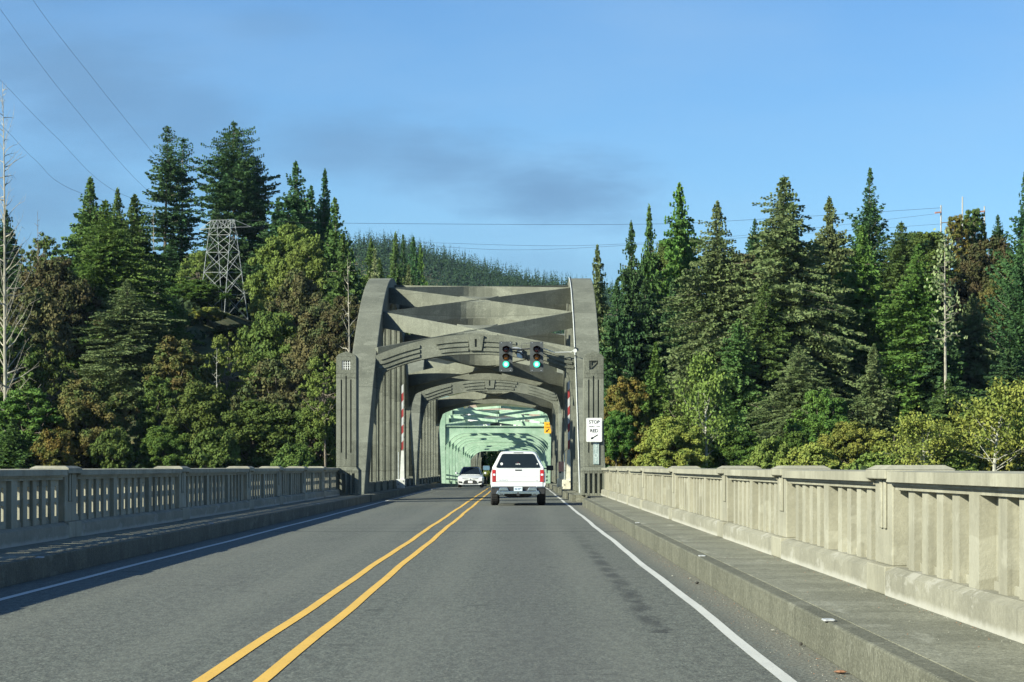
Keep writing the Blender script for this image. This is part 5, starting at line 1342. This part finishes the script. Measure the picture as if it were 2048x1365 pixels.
# four legs; the near leg, right leg, left leg and back leg, taken level by level
nl = lambda py: np.interp(py, [440, 640], [462, 448]); rl = lambda py: np.interp(py, [440, 470, 640], [469, 476, 496]); ll = lambda py: np.interp(py, [440, 512, 640], [421, 412, 396]); bl = lambda py: np.interp(py, [440, 640], [434, 445])
LEG = [(nl, -3.2), (rl, 1.2), (bl, 3.4), (ll, -.4)]
def lp(i, py): f, dy = LEG[i]; k = .45+.55*(py-440)/200; return Vector(tp(f(py), py, dy*k*1.2))
for i in range(4):
    b = MB(); b.tube([lp(i, 640), lp(i, 440)], [.10, .075], 4); b.build('tower_leg', M['tower_steel'], tw)
b = MB()
for i in range(4):
    j = (i+1) % 4
    for q in range(len(LV)-1):
        y0, y1 = LV[q], LV[q+1]; A, B_, C_, D_ = lp(i, y0), lp(j, y0), lp(i, y1), lp(j, y1)
        if q: b.bar(A, B_, .075, .075)
        b.bar(A, D_, .075, .075); b.bar(B_, C_, .075, .075)
b.build('lattice_bracing', M['tower_steel'], tw)
b = MB()
for dy in (-1.6, 1.6):
    pl_, pr_ = Vector(tp(399, 460, dy*.3)), Vector(tp(502, 454, dy*.3)); t0, t1 = Vector(tp(424, 441, dy)), Vector(tp(468, 440, dy)); m0, m1 = Vector(tp(420, 457, dy)), Vector(tp(472, 455, dy))
    b.bar(pl_, m0, .11, .11); b.bar(m0, m1, .11, .11); b.bar(m1, pr_, .11, .11); b.bar(pl_, t0, .1, .1); b.bar(t0, t1, .12, .12); b.bar(t1, pr_, .1, .1)
    for k in range(7):
        f0 = k/7; f1 = (k+.5)/7; f2 = (k+1)/7; b.bar(m0.lerp(m1, f0), t0.lerp(t1, f1), .075, .075); b.bar(t0.lerp(t1, f1), m0.lerp(m1, f2), .075, .075)
b.build('cross_arm', M['tower_steel'], tw)
def wire(pts, label, r_=.028, n=14):
    V = [at(*p) for p in pts]; mb = MB(); out = []
    for i in range(len(V)-1):
        p0 = V[max(i-1, 0)]; p1 = V[i]; p2 = V[i+1]; p3 = V[min(i+2, len(V)-1)]
        for k in range(n):
            t = k/n; out.append(.5*((2*p1)+(p2-p0)*t+(2*p0-5*p1+4*p2-p3)*t*t+(3*p1-p0-3*p2+p3)*t**3))
    out.append(V[-1]); rs = [r_*(.35+.65*p.y/500) for p in out]; mb.tube(out, rs, 4, False); tag(mb.build('power_line', M['wire'], origin=tuple(V[0])), label, 'wire', 'power lines in the sky')
wire([(10, -120, 210), (66, 0, 250), (180, 150, 340), (305, 305, 470), (420, 440, 560)], 'uppermost steep wire crossing the sky at upper left')
wire([(-60, -75, 210), (0, 18, 245), (140, 205, 350), (285, 372, 490), (400, 460, 560)], 'second steep wire from the top at upper left')
wire([(-80, 85, 240), (0, 160, 290), (110, 272, 390), (235, 385, 500), (424, 441, 560)], 'third steep wire, passing in front of the bleached snag top')
wire([(-80, 215, 260), (0, 250, 300), (70, 320, 390), (155, 384, 480), (399, 461, 560)], 'lowest steep wire, crossing the branches of the bleached snag')
wire([(468, 440, 561), (710, 447, 580), (1265, 449, 640), (1500, 440, 670), (1884, 416, 700)], 'highest of the level wires over the arch', .034)
wire([(502, 454, 561), (735, 477, 590), (900, 487, 610), (1180, 491, 650), (1500, 470, 680), (1872, 428, 700)], 'middle of the level wires over the arch', .026)
wire([(502, 456, 563), (735, 480, 590), (900, 495, 610), (1100, 499, 650), (1500, 475, 680), (1886, 448, 700)], 'lowest of the level wires over the arch', .026)
pf = empty('pole_frame', tuple(at(1925, 500, 700)), 'three pale wooden utility poles joined by crossbars on the right skyline', 'utility poles')
for px, y0, y1 in ((1882, 411, 520), (1925, 394, 520), (1969, 413, 520)):
    b = MB(); a = at(px, y1, 700); c = at(px, y0, 700); b.tube([a, c], [.26, .2], 8); b.build('pole', M['pole_wood'], pf)
b = MB(); b.bar(at(1882, 446, 699.6), at(1969, 442, 699.6), .2, .25); b.build('crossbar', M['bark'], pf)
b = MB()
for px, py in ((1882, 425), (1969, 423)): b.bar(at(px, py, 699.6), at(px-12, py+1, 699.0), .3, .45)
b.build('insulator', M['rust'], pf)
for px, py, w2, lab in ((1548, 452, 16, 'small pole with crossarm low between the two giant conifers'),):
    b = MB(); b.tube([at(px, py+60, 640), at(px, py, 640)], [.2, .15], 6); e = empty('utility_pole', tuple(at(px, py+60, 640)), lab, 'utility pole'); b.build('pole', M['white_bark'], e)
    b = MB(); b.bar(at(px-w2/2, py+6, 639.7), at(px+w2/2, py+7, 639.7), .18, .2); b.build('crossarm', M['white_bark'], e)

# ------------------------------------------------------------------ air
m, n_, p_, o_ = new_mat('haze'); n_.nodes.remove(p_); vp_ = n_.nodes.new('ShaderNodeVolumePrincipled'); vp_.inputs['Color'].default_value = (.55, .75, 1, 1); vp_.inputs['Density'].default_value = 1.9e-5; vp_.inputs['Anisotropy'].default_value = .1
n_.links.new(vp_.outputs[0], o_.inputs['Volume'])
b = MB(); b.box(-3500, 3500, -120, 4600, -14, 420); tag(b.build('haze', m), 'thin blue haze over the river valley', None, kind='stuff')
